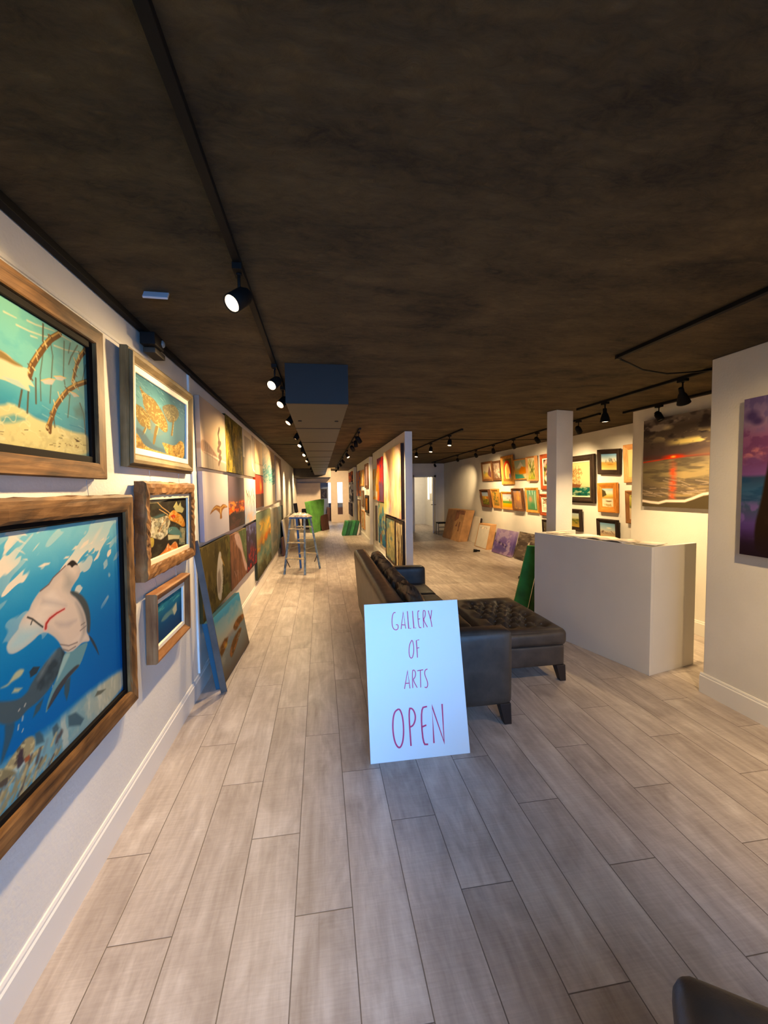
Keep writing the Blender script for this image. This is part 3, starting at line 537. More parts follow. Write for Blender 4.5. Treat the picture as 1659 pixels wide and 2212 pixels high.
def art_mangrove():
    m = MOTIF['mangrove']; p = Pic(380, 210, 1.145/.45, seed=5); p.gain = .66
    p.grad([(0, (140, 208, 190)), (.25, (128, 204, 200)), (.5, (120, 194, 198)), (.68, (70, 162, 188)), (.8, (58, 142, 178)), (1, (90, 160, 180))], warp=.05)
    p.mix(np.clip((p.u-.7)*1.4, 0, .45), (148, 184, 182))
    p.mottle(14, 10, (96, 180, 196), .5, .8, .35)
    p.dabs(50, (.0, 1, .66, .86), (.12, .008), [(150, 204, 206), (46, 130, 170)], .12, .6, .15)
    for k in ('s1', 's2', 's3', 's4', 's5', 's6'): p.stroke(m[k], .014, (232, 226, 190), .8, .01, .008)
    p.mix(p.full(m['sand'], .03), (222, 214, 160)); s = p.full(m['dune2'], .04); p.mix(s*.9, (226, 216, 158))
    p.poly(m['dune'], (84, 158, 170), .03, .8)
    p.net(26, 14, p.full(m['sand'], .03), (246, 236, 186), .1, .8); p.mottle(30, 12, (186, 180, 132), .55, .8, .5, s)
    br, lt = (112, 78, 42), (214, 178, 104)
    for i, w in ((1, .016), (2, .014), (3, .013), (4, .014), (5, .012), (6, .014), (7, .016), (8, .016), (9, .018), (10, .012), (11, .014), (12, .012), (13, .012)):
        p.stroke(m['t%d' % i], w, (86, 74, 54), .9 if i in (1, 7, 8, 9, 10, 12) else .6, .006)
    p.poly(m['bush'], (96, 128, 124), .05, .6)
    for k, w0, w1 in (('r1', .05, .062), ('r2', .05, .03), ('r3', .044, .05), ('r3b', .03, .036)):
        p.stroke(m[k], w0, br, 1, .006, w1)
    for k in ('r1', 'r2', 'r3'):
        q = [(a-.006, b-.004) for a, b in m[k]]; p.stroke(q, .014, lt, .9, .01)
        for a, b in m[k]: p.dabs(4, (a-.012, a+.008, b-.03, b+.03), (.03, .01), [(240, 220, 160), (100, 70, 40)], .9, .9)
    p.poly(m['fish'], (232, 222, 184), .008); p.poly(m['fishtop'], (136, 112, 62), .02, .9); p.poly(m['fishlow'], (186, 212, 200), .01, .9)
    for k in ('f1', 'f2', 'f3'): p.poly(m[k], (206, 206, 196), .01); p.stroke(m[k][:3], .007, (230, 200, 130))
    p.dabs(26, (.4, 1, .84, .99), (.03, .006), [(120, 104, 70), (90, 84, 62)], .1, .7)
    p.poly(m['leaf'], (84, 66, 44), .006)
    p.dabs(14, (.86, .94, .915, .935), (.008, .006), [(96, 60, 40)], .2, .7)
    return p

def art_manatee():
    m = MOTIF['manatee']; p = Pic(150, 170, .74/.34, seed=8); p.gain = .7
    p.grad([(0, (70, 130, 150)), (.25, (112, 172, 182)), (.5, (120, 170, 180)), (1, (96, 130, 146))], warp=.1)
    p.mix(np.clip((p.u-.6)*2, 0, .8), (74, 112, 148)); p.dabs(50, (.0, 1, .02, .3), (.1, .012), [(160, 206, 206), (70, 128, 150)], .15, .6, .2)
    for k, c, d in (('right', (134, 128, 100), (190, 180, 128)), ('left', (150, 124, 66), (232, 210, 138)), ('big', (158, 132, 74), (238, 216, 148))):
        f = p.full(m[k], .012); p.mix(f, c); e = p.full(m[k], .16); p.mix(np.clip(1-e*1.3, 0, 1)*f*.6, (96, 104, 92)); p.net(24, 20, f*np.clip(e*1.6, .15, 1), d, .13, .9)
    b = p.full(m['belly'], .03); p.mix(b*.8, (126, 152, 150))
    for k in ('fl1', 'fl2', 'fl3'): p.poly(m[k], (140, 116, 66), .012); p.stroke(m[k][:3], .02, (226, 210, 150), .8)
    p.poly(m['dkc'], (86, 112, 128), .03, .8)
    for k in ('c1', 'c2'):
        f = p.full(m[k], .02); p.mix(f, (196, 158, 84)); p.net(26, 22, f, (250, 222, 150), .14, .9); p.mottle(26, 26, (128, 96, 54), .55, .75, .6, f)
    return p

def art_lobster():
    m = MOTIF['lobster']; p = Pic(130, 150, .62/.29, (44, 36, 26), seed=4); p.gain = .8
    p.mottle(8, 8, (66, 64, 48), .5, .8, .8); p.poly(m['teal'], (84, 118, 116), .04, .8); p.poly(m['top'], (226, 208, 156), .02)
    f = p.full(m['cliff'], .02); p.mix(f, (206, 196, 158)); p.mottle(14, 14, (150, 148, 126), .45, .6, .8, f); p.mottle(18, 10, (240, 232, 206), .55, .7, .9, f); p.mottle(16, 16, (112, 92, 66), .6, .75, .8, f)
    p.poly(m['crev'], (72, 50, 66), .02); p.poly(m['col'], (170, 164, 126), .02); c = p.full(m['col'], .02); p.mottle(18, 18, (104, 116, 98), .5, .65, .8, c)
    f = p.full(m['yel'], .02); p.mix(f, (196, 172, 84)); p.mottle(18, 18, (232, 206, 130), .5, .7, .8, f)
    p.poly(m['leaf'], (198, 190, 132), .012); p.stroke(m['leaf'][:3], .02, (236, 220, 140)); p.stroke(m['leaf'][3:6], .02, (150, 160, 116))
    h = p.full(m['head'], .015); p.mix(h, (214, 140, 56)); p.mottle(16, 20, (240, 190, 104), .5, .65, .8, h); p.poly(m['core'], (206, 74, 32), .02)
    p.poly(m['dome'], (92, 132, 128), .015); p.poly(m['frill'], (214, 208, 166), .015); f = p.full(m['orange'], .015); p.mix(f, (224, 132, 70)); p.mottle(18, 12, (250, 206, 150), .5, .65, .8, f)
    for k in ('an1', 'an2', 'an3'): p.stroke(m[k], .016, (226, 178, 116), .95, .006, .02)
    p.dabs(60, (.15, .75, .35, .62), (.04, .014), [(238, 230, 200), (120, 110, 84), (84, 96, 86)], .4, .8, 1.2)
    return p

def art_whale():
    m = MOTIF['whale']; p = Pic(80, 90, .445/.27, seed=2)
    p.grad([(0, (54, 138, 156)), (.25, (40, 110, 146)), (.5, (32, 84, 130)), (1, (26, 60, 104))])
    p.dabs(36, (0, 1, .02, .26), (.14, .03), [(94, 172, 176), (34, 100, 140)], -.1, .7, .2)
    p.poly(m['a'], (104, 140, 142), .05, .9); p.poly(m['b'], (214, 208, 178), .04, .8); return p

def art_dock():
    p = Pic(110, 100, .9/.56, seed=6); p.grad([(0, (226, 204, 178)), (.45, (238, 208, 168)), (.62, (232, 190, 152)), (.78, (214, 184, 158)), (.8, (176, 160, 140)), (1, (164, 148, 130))])
    p.mix(np.clip(.16-p.u, 0, .16)*5, (196, 180, 168))
    p.poly([(0, .62), (.12, .6), (.3, .64), (.52, .74), (.62, .8), (.6, .86), (.3, .8), (0, .78)], (150, 118, 98), .03, .9)
    p.poly([(0, .76), (.25, .78), (.62, .84), (1, .86), (1, .83), (.7, .8)], (236, 220, 198), .02, .8)
    for u in (.22, .4, .68): p.stroke([(u, .78), (u+.004, .99)], .016, (120, 104, 92), .8)
    for u in (.06, .12, .18, .25, .31, .37): p.stroke([(u, .62), (u+.02, .78)], .014, (222, 200, 170), .6)
    p.stroke([(.72, .3), (.66, .4), (.68, .47), (.7, .5), (.66, .55), (.76, .53), (.64, .64), (.62, .67), (.76, .68), (.66, .78), (.76, .78), (.64, .9)], .07, (112, 88, 76), .95, .014)
    return p
def art_moss():
    p = Pic(100, 120, .93/.56, (110, 100, 40), seed=9); p.mottle(9, 5, (168, 142, 60), .45, .7); p.mottle(20, 6, (70, 64, 28), .5, .7, .9)
    p.ell(.55, .5, .16, .5, (216, 176, 60), .7, .9); p.dabs(200, (0, 1, 0, 1), (.12, .014), [(200, 186, 120), (84, 74, 34), (214, 170, 60), (176, 150, 110), (120, 116, 52)], 1.4, .6, .4); return p
def art_mist():
    p = Pic(60, 80, .94/.56, (176, 164, 148), seed=3); p.grad([(0, (190, 176, 158)), (.4, (164, 150, 136)), (.6, (146, 132, 118)), (1, (132, 116, 100))])
    p.mix(np.clip((.14-p.u)*20, 0, 1)*(p.v < .62), (240, 226, 196)); p.mix(p.band(-.1, .14, .02), (240, 226, 196))
    p.mix(np.clip((p.u-.72)*20, 0, 1)*(p.v < .8)*np.clip((.99-p.u)*20, 0, 1), (176, 164, 150)); p.stroke([(.74, .1), (.74, .7), (.82, .82), (.98, .86)], .05, (244, 232, 204), 1, .02); return p
def art_glow():
    p = Pic(50, 60, .86/.5, seed=3); p.grad([(0, (206, 184, 152)), (.35, (226, 200, 156)), (.66, (216, 184, 140)), (.68, (170, 146, 116)), (.74, (214, 196, 160)), (1, (190, 172, 140))]); p.ell(.85, .3, .3, .5, (250, 222, 164), .8, 1); return p
def art_wave():
    p = Pic(70, 100, 1.95/1.03, seed=4); p.grad([(0, (200, 186, 160)), (.16, (214, 198, 168)), (.3, (160, 176, 168)), (.4, (96, 160, 164)), (.55, (120, 172, 172)), (.62, (200, 200, 186)), (1, (198, 190, 176))], warp=.08)
    p.dabs(70, (0, 1, .3, .62), (.3, .02), [(70, 150, 160), (180, 208, 198), (226, 222, 204), (50, 130, 146)], -.1, .7, .15); p.dabs(40, (0, 1, .02, .3), (.4, .03), [(226, 206, 170), (176, 164, 146)], -.2, .5, .2); return p
def art_pale():
    p = Pic(40, 60, 1.5/1, seed=4); p.grad([(0, (176, 158, 142)), (.4, (182, 168, 158)), (.7, (190, 188, 194)), (1, (198, 196, 200))]); p.ell(.6, .6, .4, .3, (212, 208, 214), .6, 1); return p
def art_bird():
    p = Pic(120, 110, .92/.56, seed=5); p.grad([(0, (206, 190, 186)), (.3, (214, 202, 200)), (.6, (196, 186, 192)), (1, (186, 180, 190))]); p.ell(.45, .3, .5, .4, (226, 214, 210), .5, 1)
    p.mix(np.clip((.07-p.u)*30, 0, .5), (168, 162, 180))
    c = (146, 98, 52)
    p.poly([(.18, .64), (.3, .55), (.44, .5), (.56, .52), (.62, .54), (.72, .5), (.86, .52), (.97, .575), (.8, .57), (.7, .6), (.66, .66), (.68, .74), (.57, .74), (.6, .66), (.52, .61), (.42, .57), (.3, .6)], c, .012)
    p.stroke([(.3, .57), (.44, .53), (.58, .56)], .02, (206, 160, 96), .9); p.stroke([(.64, .57), (.76, .53), (.9, .55)], .02, (206, 160, 96), .9); p.ell(.62, .6, .04, .08, (222, 178, 110), .9, .6); return p
def art_dusk():
    p = Pic(80, 90, .88/.55, seed=6); p.grad([(0, (104, 88, 96)), (.35, (110, 94, 104)), (.5, (122, 88, 84)), (.6, (150, 72, 56)), (.67, (110, 54, 48)), (.7, (58, 46, 46)), (1, (70, 56, 50))], warp=.05)
    m = p.band(.48, .7, .06); p.mottle(6, 14, (236, 96, 40), .45, .62, .95, m); p.mottle(8, 20, (255, 156, 80), .58, .7, .9, m); p.mottle(4, 10, (96, 62, 56), .5, .7, .7, p.band(.7, 1.1)); return p
def art_reeds():
    p = Pic(60, 80, .95/.56, seed=6); p.grad([(0, (232, 216, 200)), (.5, (216, 204, 196)), (.65, (180, 182, 192)), (.85, (150, 164, 190)), (1, (170, 172, 180))], warp=.06)
    for a, b, u in ((.28, .55, .2), (.3, .62, .4), (.4, .78, .5), (.3, .8, .62), (.25, .55, .75), (.5, .82, .78), (.35, .5, .3), (.4, .6, .86)):
        p.stroke([(u-.03, a), (u+.03, (a+b)/2), (u, b)], .06, (74, 62, 66), .95, .02, .02)
    p.mottle(5, 5, (206, 150, 110), .55, .75, .5, p.band(.78, 1.1, .1)); return p
def art_ember():
    p = Pic(50, 70, .9/.48, seed=7); p.grad([(0, (150, 56, 40)), (.3, (206, 60, 34)), (.55, (214, 58, 32)), (.6, (80, 50, 40)), (1, (96, 62, 50))]); p.ell(.62, .34, .22, .3, (255, 120, 50), 1, .7); p.ell(.68, .36, .09, .18, (255, 206, 110), 1, .8); return p
def art_egret():
    p = Pic(130, 110, 1.02/.57, (92, 78, 40), seed=3); p.mottle(6, 4, (70, 60, 30), .4, .7); p.mottle(14, 7, (120, 104, 54), .55, .75, .6); p.mottle(6, 6, (100, 110, 56), .55, .8, .6, np.clip(p.u*2-.9, 0, 1))
    p.poly([(.5, .3), (.56, .18), (.62, .2), (.64, .3), (.7, .44), (.64, .4), (.66, .62), (.62, .8), (.58, .96), (.52, .94), (.46, .86), (.44, .6), (.46, .44)], (212, 200, 178), .02)
    p.poly([(.48, .5), (.56, .46), (.6, .66), (.54, .82), (.47, .8)], (150, 134, 116), .05, .8); p.stroke([(.6, .3), (.66, .44), (.67, .6), (.62, .86)], .02, (242, 232, 208), .9); p.stroke([(.62, .28), (.74, .46)], .018, (196, 150, 70)); return p
def art_falls():
    p = Pic(80, 90, .95/.55, (140, 96, 70), seed=3); p.mottle(12, 3, (108, 74, 56), .4, .7); p.poly([(.46, 0), (1, 0), (1, .8), (.8, .7), (.7, .4)], (88, 104, 66), .04)
    p.poly([(.2, 0), (.5, 0), (.66, .24), (.76, .5), (.96, .78), (1, .96), (.84, .9), (.7, .62), (.6, .4), (.36, .26)], (206, 172, 160), .05); p.dabs(80, (.2, 1, 0, 1), (.14, .014), [(226, 200, 190), (150, 104, 84), (120, 80, 62)], 1.0, .6, .4); return p
def art_storm():
    p = Pic(80, 90, .95/.57, (64, 44, 60), seed=8); p.mix(np.clip(.6-p.v, 0, 1)*np.clip(p.u+.2, 0, 1)*1.2, (74, 88, 150)); p.mottle(7, 7, (120, 126, 176), .55, .75, .7, np.clip(.6-p.v, 0, 1)*2); p.mottle(8, 8, (110, 34, 36), .45, .65, .9, np.clip(p.v*2-.7, 0, 1)); p.mottle(12, 12, (206, 58, 44), .6, .72, .9, np.clip(p.v*2-.8, 0, 1)); p.mottle(6, 6, (44, 34, 40), .5, .75, .7); return p
def art_goldsea():
    p = Pic(110, 110, 1.85/.96, (110, 122, 100), seed=11); p.grad([(0, (104, 116, 100)), (.3, (146, 138, 92)), (.45, (176, 118, 60)), (.52, (150, 104, 62)), (.58, (110, 128, 110)), (.75, (140, 148, 120)), (1, (88, 84, 56))], warp=.3, ws=(3, 2))
    p.ell(.55, .3, .3, .22, (236, 206, 104), .8, .9); p.mottle(7, 9, (226, 176, 80), .55, .75, .8, p.band(.15, .55, .1)); p.mottle(8, 10, (84, 120, 116), .5, .7, .7, p.band(.5, .85, .1)); p.mottle(12, 10, (60, 58, 36), .5, .7, .8, np.clip(p.v*3-2, 0, 1)); p.ell(.62, .46, .16, .1, (222, 112, 46), .8, .8); return p
def art_greyblue(sd=1, w=1.0):
    p = Pic(50, 60, 1.45/.92, seed=sd); p.grad([(0, (134, 136, 132)), (.4, (128, 128, 116)), (.7, (116, 124, 120)), (1, (110, 112, 96))], warp=.1); p.mottle(3, 8, (106, 130, 140) if sd == 2 else (156, 148, 128), .45, .7, .7); p.mottle(9, 3, (150, 156, 150), .6, .8, .4); return p
def art_beach():
    p = Pic(140, 110, .95/.53, seed=6); p.grad([(0, (96, 176, 196)), (.1, (92, 164, 184)), (.28, (150, 186, 176)), (.42, (206, 186, 146)), (.47, (170, 156, 136)), (.52, (140, 148, 138)), (.7, (146, 146, 128)), (1, (118, 100, 78))], warp=.04)
    p.mottle(3, 5, (190, 190, 164), .5, .75, .5, p.band(.05, .45, .05))
    for q in ([(.1, .5), (.3, .44), (.4, .48), (.3, .58), (.14, .62)], [(.58, .42), (.8, .37), (1, .42), (1, .5), (.8, .5), (.66, .54), (.6, .5)], [(.34, .72), (.5, .6), (.74, .56), (.86, .6), (.7, .68), (.5, .78), (.36, .82)]):
        f = p.full(q, .03); p.mix(f, (122, 84, 44)); p.mottle(16, 16, (176, 116, 64), .5, .7, .8, f)
    p.ell(.3, .55, .06, .05, (216, 164, 72), .9, .7); p.mottle(7, 12, (176, 172, 150), .55, .75, .6, p.band(.5, .75, .1)); return p
def art_sunset():
    p = Pic(190, 170, 1.2/.96, (112, 98, 88), seed=12); p.gain = 1.3; p.grad([(0, (134, 124, 116)), (.12, (92, 82, 76)), (.25, (110, 98, 88)), (.4, (92, 76, 74)), (.455, (104, 66, 60)), (.47, (126, 112, 92)), (.6, (134, 122, 92)), (.8, (112, 98, 80)), (1, (86, 76, 58))])
    sky = p.band(-.2, .45, .02)
    p.mottle(5, 7, (66, 58, 60), .5, .65, .9, sky*np.clip((.4-p.v)*6, 0, 1)); p.mottle(6, 9, (166, 154, 144), .58, .75, .9, p.band(-.1, .2, .1))
    p.mottle(6, 16, (236, 214, 160), .5, .62, .95, p.band(.19, .26, .05)*np.clip(1-abs(p.u-.42)*2.0, 0, 1)); p.mottle(6, 20, (252, 230, 150), .42, .56, 1, p.band(.26, .32, .03)*np.clip((p.u-.22)*6, 0, 1)*np.clip((.75-p.u)*6, 0, 1))
    p.ell(.26, .12, .07, .035, (236, 220, 176), .8, .9)
    p.stroke([(0, .485), (.2, .468), (.34, .455)], .012, (244, 72, 44), .95, .012); p.stroke([(.3, .456), (.6, .44), (1, .45)], .012, (214, 92, 60), .7, .02); p.ell(.32, .445, .14, .035, (250, 64, 36), 1, .9); p.ell(.32, .446, .035, .016, (255, 190, 90), 1, .7)
    p.poly([(.42, .44), (.6, .385), (1, .34), (1, .44), (.6, .45)], (112, 92, 78), .02, .8)
    w = p.band(.47, .9, .01); p.mottle(3, 22, (206, 178, 124), .5, .7, .6, w*np.clip(1-abs(p.u-.42)*3.2, 0, 1)); p.mottle(4, 20, (84, 76, 66), .55, .75, .7, w)
    p.mix(np.clip(1-abs(p.u-.32)/.05, 0, 1)*p.band(.5, .93, .05)*(.35+.65*np.clip((p.noise(4, 20)-.4)*4, 0, 1)), (244, 96, 62))
    p.dabs(60, (0, 1, .68, .88), (.16, .008), [(186, 166, 146), (90, 80, 74)], .15, .6, .25)
    p.poly([(0, .95), (.16, .965), (.3, .945), (.4, .94), (.52, .905), (.6, .865), (1, .8), (1, 1.05), (0, 1.05)], (78, 68, 50), .012)
    p.stroke([(0, .935), (.1, .95), (.18, .955), (.26, .93), (.36, .928), (.44, .925), (.52, .89), (.6, .85), (1, .78)], .028, (244, 224, 210), .95, .012); return p
def art_purple():
    p = Pic(260, 170, 1.0/.98, seed=13); p.grad([(0, (148, 128, 178)), (.15, (164, 138, 172)), (.26, (156, 100, 142)), (.4, (128, 84, 138)), (.48, (140, 96, 160)), (.5, (60, 84, 116)), (.58, (70, 112, 150)), (.7, (84, 96, 130)), (.78, (110, 86, 160)), (.86, (92, 64, 130)), (1, (44, 30, 44))], warp=.03)
    p.mottle(20, 9, (120, 104, 160), .5, .66, .7, p.band(-.1, .2, .06)); p.mottle(8, 15, (226, 146, 152), .52, .8, .8, p.band(.16, .4, .06)); p.mottle(14, 18, (124, 74, 120), .5, .72, .8, p.band(.2, .42, .06))
    for u in (.05, .4, .62, .9): p.ell(u, .115, .06, .05, (84, 66, 118), .9, .7); p.ell(u+.035, .15, .05, .035, (80, 62, 112), .9, .7)
    p.mottle(6, 30, (46, 84, 124), .5, .7, .7, p.band(.5, .68, .03)); p.mottle(14, 12, (150, 120, 196), .5, .7, .8, p.band(.66, .88, .05))
    p.poly([(.165, .36), (.3, .26), (.7, .3), (1, .28), (1, 1.02), (.1, 1.02), (.085, .82), (.12, .66), (.15, .45)], (50, 36, 27), .015); p.mottle(16, 9, (78, 58, 40), .55, .75, .7, p.full([(.2, .5), (1, .4), (1, 1), (.16, 1)], .1)); p.mix(p.band(.88, 1.1, .1)*.7, (44, 30, 40)); p.gain = .8; return p
def art_pink():
    p = Pic(90, 150, 1.75/1.18, (236, 210, 184), seed=14); p.gain = 1.2; p.mottle(4, 2, (240, 208, 130), .5, .7, .8); p.mottle(5, 3, (232, 160, 146), .55, .7, .9); p.mottle(4, 3, (206, 176, 156), .5, .7, .6); p.mix(p.band(-.1, .3, .1)*np.clip(1-abs(p.u-.62)*7, 0, 1), (255, 232, 150))
    p.ell(.95, .5, .1, .2, (240, 110, 90), .7, .9); p.ell(.36, .75, .16, .14, (222, 116, 84), .7, .9); p.ell(.36, .9, .14, .12, (148, 156, 176), .9, .6); p.ell(.1, .85, .16, .14, (230, 170, 80), .8, .9); p.dabs(60, (0, 1, 0, 1), (.3, .05), [(250, 224, 190), (236, 190, 150), (226, 180, 170), (244, 214, 140)], 1.5, .5, .3); return p
def art_red():
    p = Pic(50, 80, .78/.9, (196, 50, 48), seed=15); p.poly([(0, .1), (.4, .2), (.5, .55), (.2, 1), (0, 1)], (226, 120, 50), .1); p.poly([(.3, .5), (1, .62), (1, 1), (.4, 1)], (96, 66, 84), .1); p.mottle(6, 4, (240, 70, 58), .5, .7, .8, np.clip(1-p.v*1.4, 0, 1)); p.mottle(5, 5, (110, 74, 110), .55, .7, .8); return p
def art_yellow():
    p = Pic(40, 60, .7/.68, (232, 196, 120), seed=16); p.mottle(5, 5, (240, 160, 50), .45, .65); p.mottle(5, 5, (236, 226, 200), .55, .7); return p
def art_teal():
    p = Pic(50, 80, .95/.88, (176, 168, 120), seed=17); p.mottle(4, 5, (70, 130, 150), .42, .65); p.mottle(6, 6, (50, 96, 140), .52, .7, .9, p.band(.4, 1)); p.mottle(6, 6, (150, 90, 60), .62, .75, .7); return p
def art_marsh():
    p = Pic(50, 80, 1.0/.8, (150, 146, 110), seed=18); p.mottle(3, 6, (96, 120, 118), .45, .7); p.mottle(5, 7, (206, 186, 126), .55, .75, .8); p.dabs(50, (0, 1, 0, 1), (.2, .03), [(186, 176, 130), (96, 104, 96)], 1.4, .5); return p
def art_birch():
    p = Pic(60, 90, .95/.8, (226, 210, 172), seed=19)
    for a, b in (((.15, 0), (.3, 1)), ((.42, .1), (.34, 1)), ((.6, 0), (.7, .6)), ((.74, .3), (.6, 1)), ((.85, .0), (.8, 1))): p.stroke([a, ((a[0]+b[0])/2+.06, .5), b], .10, (46, 34, 28), .95, .02, .15)
    p.mottle(7, 7, (150, 124, 90), .58, .72, .7); return p
def art_scene(kind, sd):
    """small landscapes of the right wall"""
    p = Pic(56, 56, 1.2, seed=sd); r = p.rs
    if kind == 'sail':
        p.grad([(0, (236, 220, 196)), (.5, (240, 224, 190)), (.62, (220, 196, 130)), (1, (206, 150, 90))]); p.poly([(.55, .7), (.7, .4), (.8, .12), (.98, .6), (.95, .95)], (130, 86, 84), .05); p.ell(.4, .72, .3, .2, (246, 214, 96), .9, .7); p.ell(.2, .55, .14, .12, (176, 186, 140), .8, .6)
    elif kind == 'street':
        p.grad([(0, (150, 134, 122)), (1, (116, 94, 76))]); p.mottle(6, 8, (196, 176, 156), .5, .7); p.ell(.5, .5, .18, .3, (206, 190, 170), .6, .8); p.dabs(20, (.1, .9, .2, .9), (.3, .06), [(90, 72, 60), (170, 150, 130)], 1.5, .6)
    elif kind == 'arch':
        p.grad([(0, (120, 104, 60)), (1, (132, 110, 66))]); p.ell(.5, .52, .42, .48, (206, 58, 40), 1, .12); p.ell(.5, .58, .3, .42, (236, 196, 120), 1, .12); p.ell(.5, .6, .22, .36, (216, 150, 84), 1, .3); p.stroke([(.45, .4), (.55, .6), (.44, .8)], .07, (176, 104, 60), .8, .05); p.ell(.76, .76, .12, .14, (96, 80, 120), .9, .4); p.poly([(0, .88), (1, .88), (1, 1), (0, 1)], (128, 96, 50), .02)
    elif kind == 'hut':
        p.grad([(0, (150, 172, 160)), (.4, (176, 180, 150)), (.6, (200, 160, 80)), (1, (96, 150, 130))]); p.poly([(.2, .45), (.55, .08), (.8, .4)], (216, 212, 196), .05); p.poly([(.35, .6), (.6, .35), (.95, .4), (.95, .75), (.4, .75)], (232, 140, 46), .05); p.poly([(0, .74), (.6, .8), (.8, 1), (0, 1)], (76, 148, 130), .04); p.poly([(.7, .78), (1, .74), (1, 1), (.85, 1)], (226, 200, 150), .04)
    elif kind == 'palm':
        p.grad([(0, (226, 222, 190)), (.6, (214, 206, 140)), (.8, (170, 180, 70)), (1, (150, 160, 60))])
        for q in ([(.1, .2), (.5, .6), (.95, .1)], [(.2, .7), (.5, .6), (.9, .5)], [(.5, .6), (.3, .1)], [(.55, .6), (.8, .85)]): p.stroke(q, .1, (96, 106, 54), .9, .05)
        p.dabs(30, (0, 1, .1, .9), (.3, .06), [(226, 206, 100), (120, 130, 60), (196, 170, 120)], -.8, .7)
    elif kind == 'farm':
        p.grad([(0, (140, 160, 190)), (.3, (170, 180, 190)), (.35, (196, 150, 70)), (1, (110, 116, 50))]); p.ell(.55, .5, .3, .18, (226, 180, 90), .9, .6); p.ell(.75, .45, .14, .12, (196, 80, 50), .8, .6); p.mottle(8, 8, (80, 86, 40), .5, .7, .8, p.band(.55, 1.1))
    elif kind == 'field':
        p.grad([(0, (200, 160, 80)), (.4, (196, 150, 70)), (1, (150, 120, 60))]); p.mottle(6, 9, (110, 106, 60), .5, .7); p.ell(.5, .25, .14, .2, (110, 104, 60), .8, .6)
    elif kind == 'meadow':
        p.grad([(0, (160, 172, 190)), (.35, (214, 212, 200)), (.5, (190, 190, 150)), (.55, (110, 150, 70)), (.68, (90, 140, 60)), (.72, (236, 176, 40)), (1, (226, 150, 30))]); p.mottle(4, 5, (110, 130, 160), .5, .7, .7, p.band(-.1, .35, .1)); p.ell(.8, .5, .08, .18, (150, 110, 50), .8, .6)
    elif kind == 'canyon':
        p.grad([(0, (140, 140, 170)), (.15, (190, 140, 100)), (.5, (176, 126, 90)), (1, (146, 116, 96))]); p.mottle(5, 5, (200, 150, 90), .5, .7); p.ell(.6, .4, .08, .2, (226, 180, 90), .8, .7)
    elif kind == 'pond':
        p.grad([(0, (90, 140, 120)), (.5, (116, 140, 100)), (1, (70, 120, 80))]); p.ell(.35, .45, .25, .2, (196, 130, 96), .8, .8); p.stroke([(.85, .1), (.82, .5), (.86, .9)], .09, (176, 206, 190), .9, .05); p.ell(.55, .75, .3, .18, (60, 124, 84), .8, .8); p.stroke([(.3, .02), (.32, .2)], .06, (200, 220, 210), .8, .03); p.stroke([(.6, .02), (.62, .2)], .06, (200, 220, 210), .8, .03)
    elif kind == 'flowers':
        p.grad([(0, (64, 52, 40)), (1, (84, 66, 40))]); p.dabs(30, (0, 1, .1, .95), (.2, .12), [(236, 220, 200), (226, 150, 140), (110, 130, 60), (206, 170, 90)], 0, .9, 1.5)
    elif kind == 'surf':
        p.grad([(0, (130, 104, 84)), (.4, (150, 124, 104)), (.6, (206, 190, 170)), (1, (226, 206, 176))]); p.mottle(5, 8, (246, 232, 210), .5, .7)
    elif kind == 'dark':
        p.grad([(0, (96, 90, 80)), (1, (64, 54, 44))]); p.mottle(6, 6, (150, 140, 120), .5, .7)
    elif kind == 'ship':
        p = Pic(80, 110, .75, seed=sd); p.grad([(0, (240, 214, 156)), (.6, (246, 220, 164)), (.74, (236, 210, 160)), (1, (230, 200, 150))]); sea = p.band(.74, 1.1, .03, .04); p.mix(sea, (34, 104, 88)); p.mottle(5, 16, (186, 206, 160), .52, .66, .9, sea); p.mottle(6, 14, (20, 70, 70), .5, .7, .7, sea)
        for i in range(46):
            u = .42+.2*r.uniform(-1, 1); v = r.uniform(.16, .62); p.stroke([(u-.05, v+.03), (u+.04, v-.01), (u+.06, v+.05)], .018, [(196, 150, 90), (150, 108, 66), (224, 190, 130)][r.randint(3)], .8, .012)
        for u in (.3, .42, .54): p.stroke([(u, .1), (u+.01, .68)], .01, (136, 96, 60), .9)
        p.poly([(.16, .62), (.6, .66), (.66, .62), (.58, .75), (.24, .75)], (140, 92, 60), .02)
    elif kind == 'dunes':
        p.grad([(0, (110, 160, 206)), (.3, (196, 214, 216)), (.46, (226, 220, 200)), (.55, (196, 158, 90)), (.7, (206, 166, 90)), (1, (236, 206, 136))]); p.dabs(16, (.3, 1, .3, .5), (.1, .05), [(84, 86, 70), (200, 190, 176), (130, 104, 84)], 1.4, .9); p.ell(.6, .66, .3, .06, (176, 124, 56), .8, .7)
    elif kind == 'boat':
        p.grad([(0, (150, 186, 196)), (.25, (214, 214, 190)), (.4, (206, 180, 100)), (.5, (176, 140, 70)), (.6, (206, 200, 176)), (1, (226, 210, 170))]); p.poly([(0, .05), (.3, .15), (.42, .36), (.1, .46), (0, .46)], (74, 66, 40), .05); p.ell(.6, .68, .34, .06, (110, 84, 56), .9, .5); p.ell(.6, .62, .26, .05, (236, 226, 200), .9, .5); p.mottle(4, 9, (150, 120, 66), .55, .7, .6, p.band(.7, 1))
    elif kind == 'shore':
        p.grad([(0, (110, 150, 180)), (.35, (180, 196, 196)), (.5, (206, 190, 160)), (.6, (176, 156, 130)), (.75, (206, 176, 130)), (1, (220, 186, 140))]); p.ell(.6, .28, .22, .06, (236, 230, 206), .9, .7); p.dabs(10, (.1, .9, .46, .6), (.12, .05), [(110, 90, 74), (150, 130, 110)], .2, .8)
    elif kind == 'vineyard':
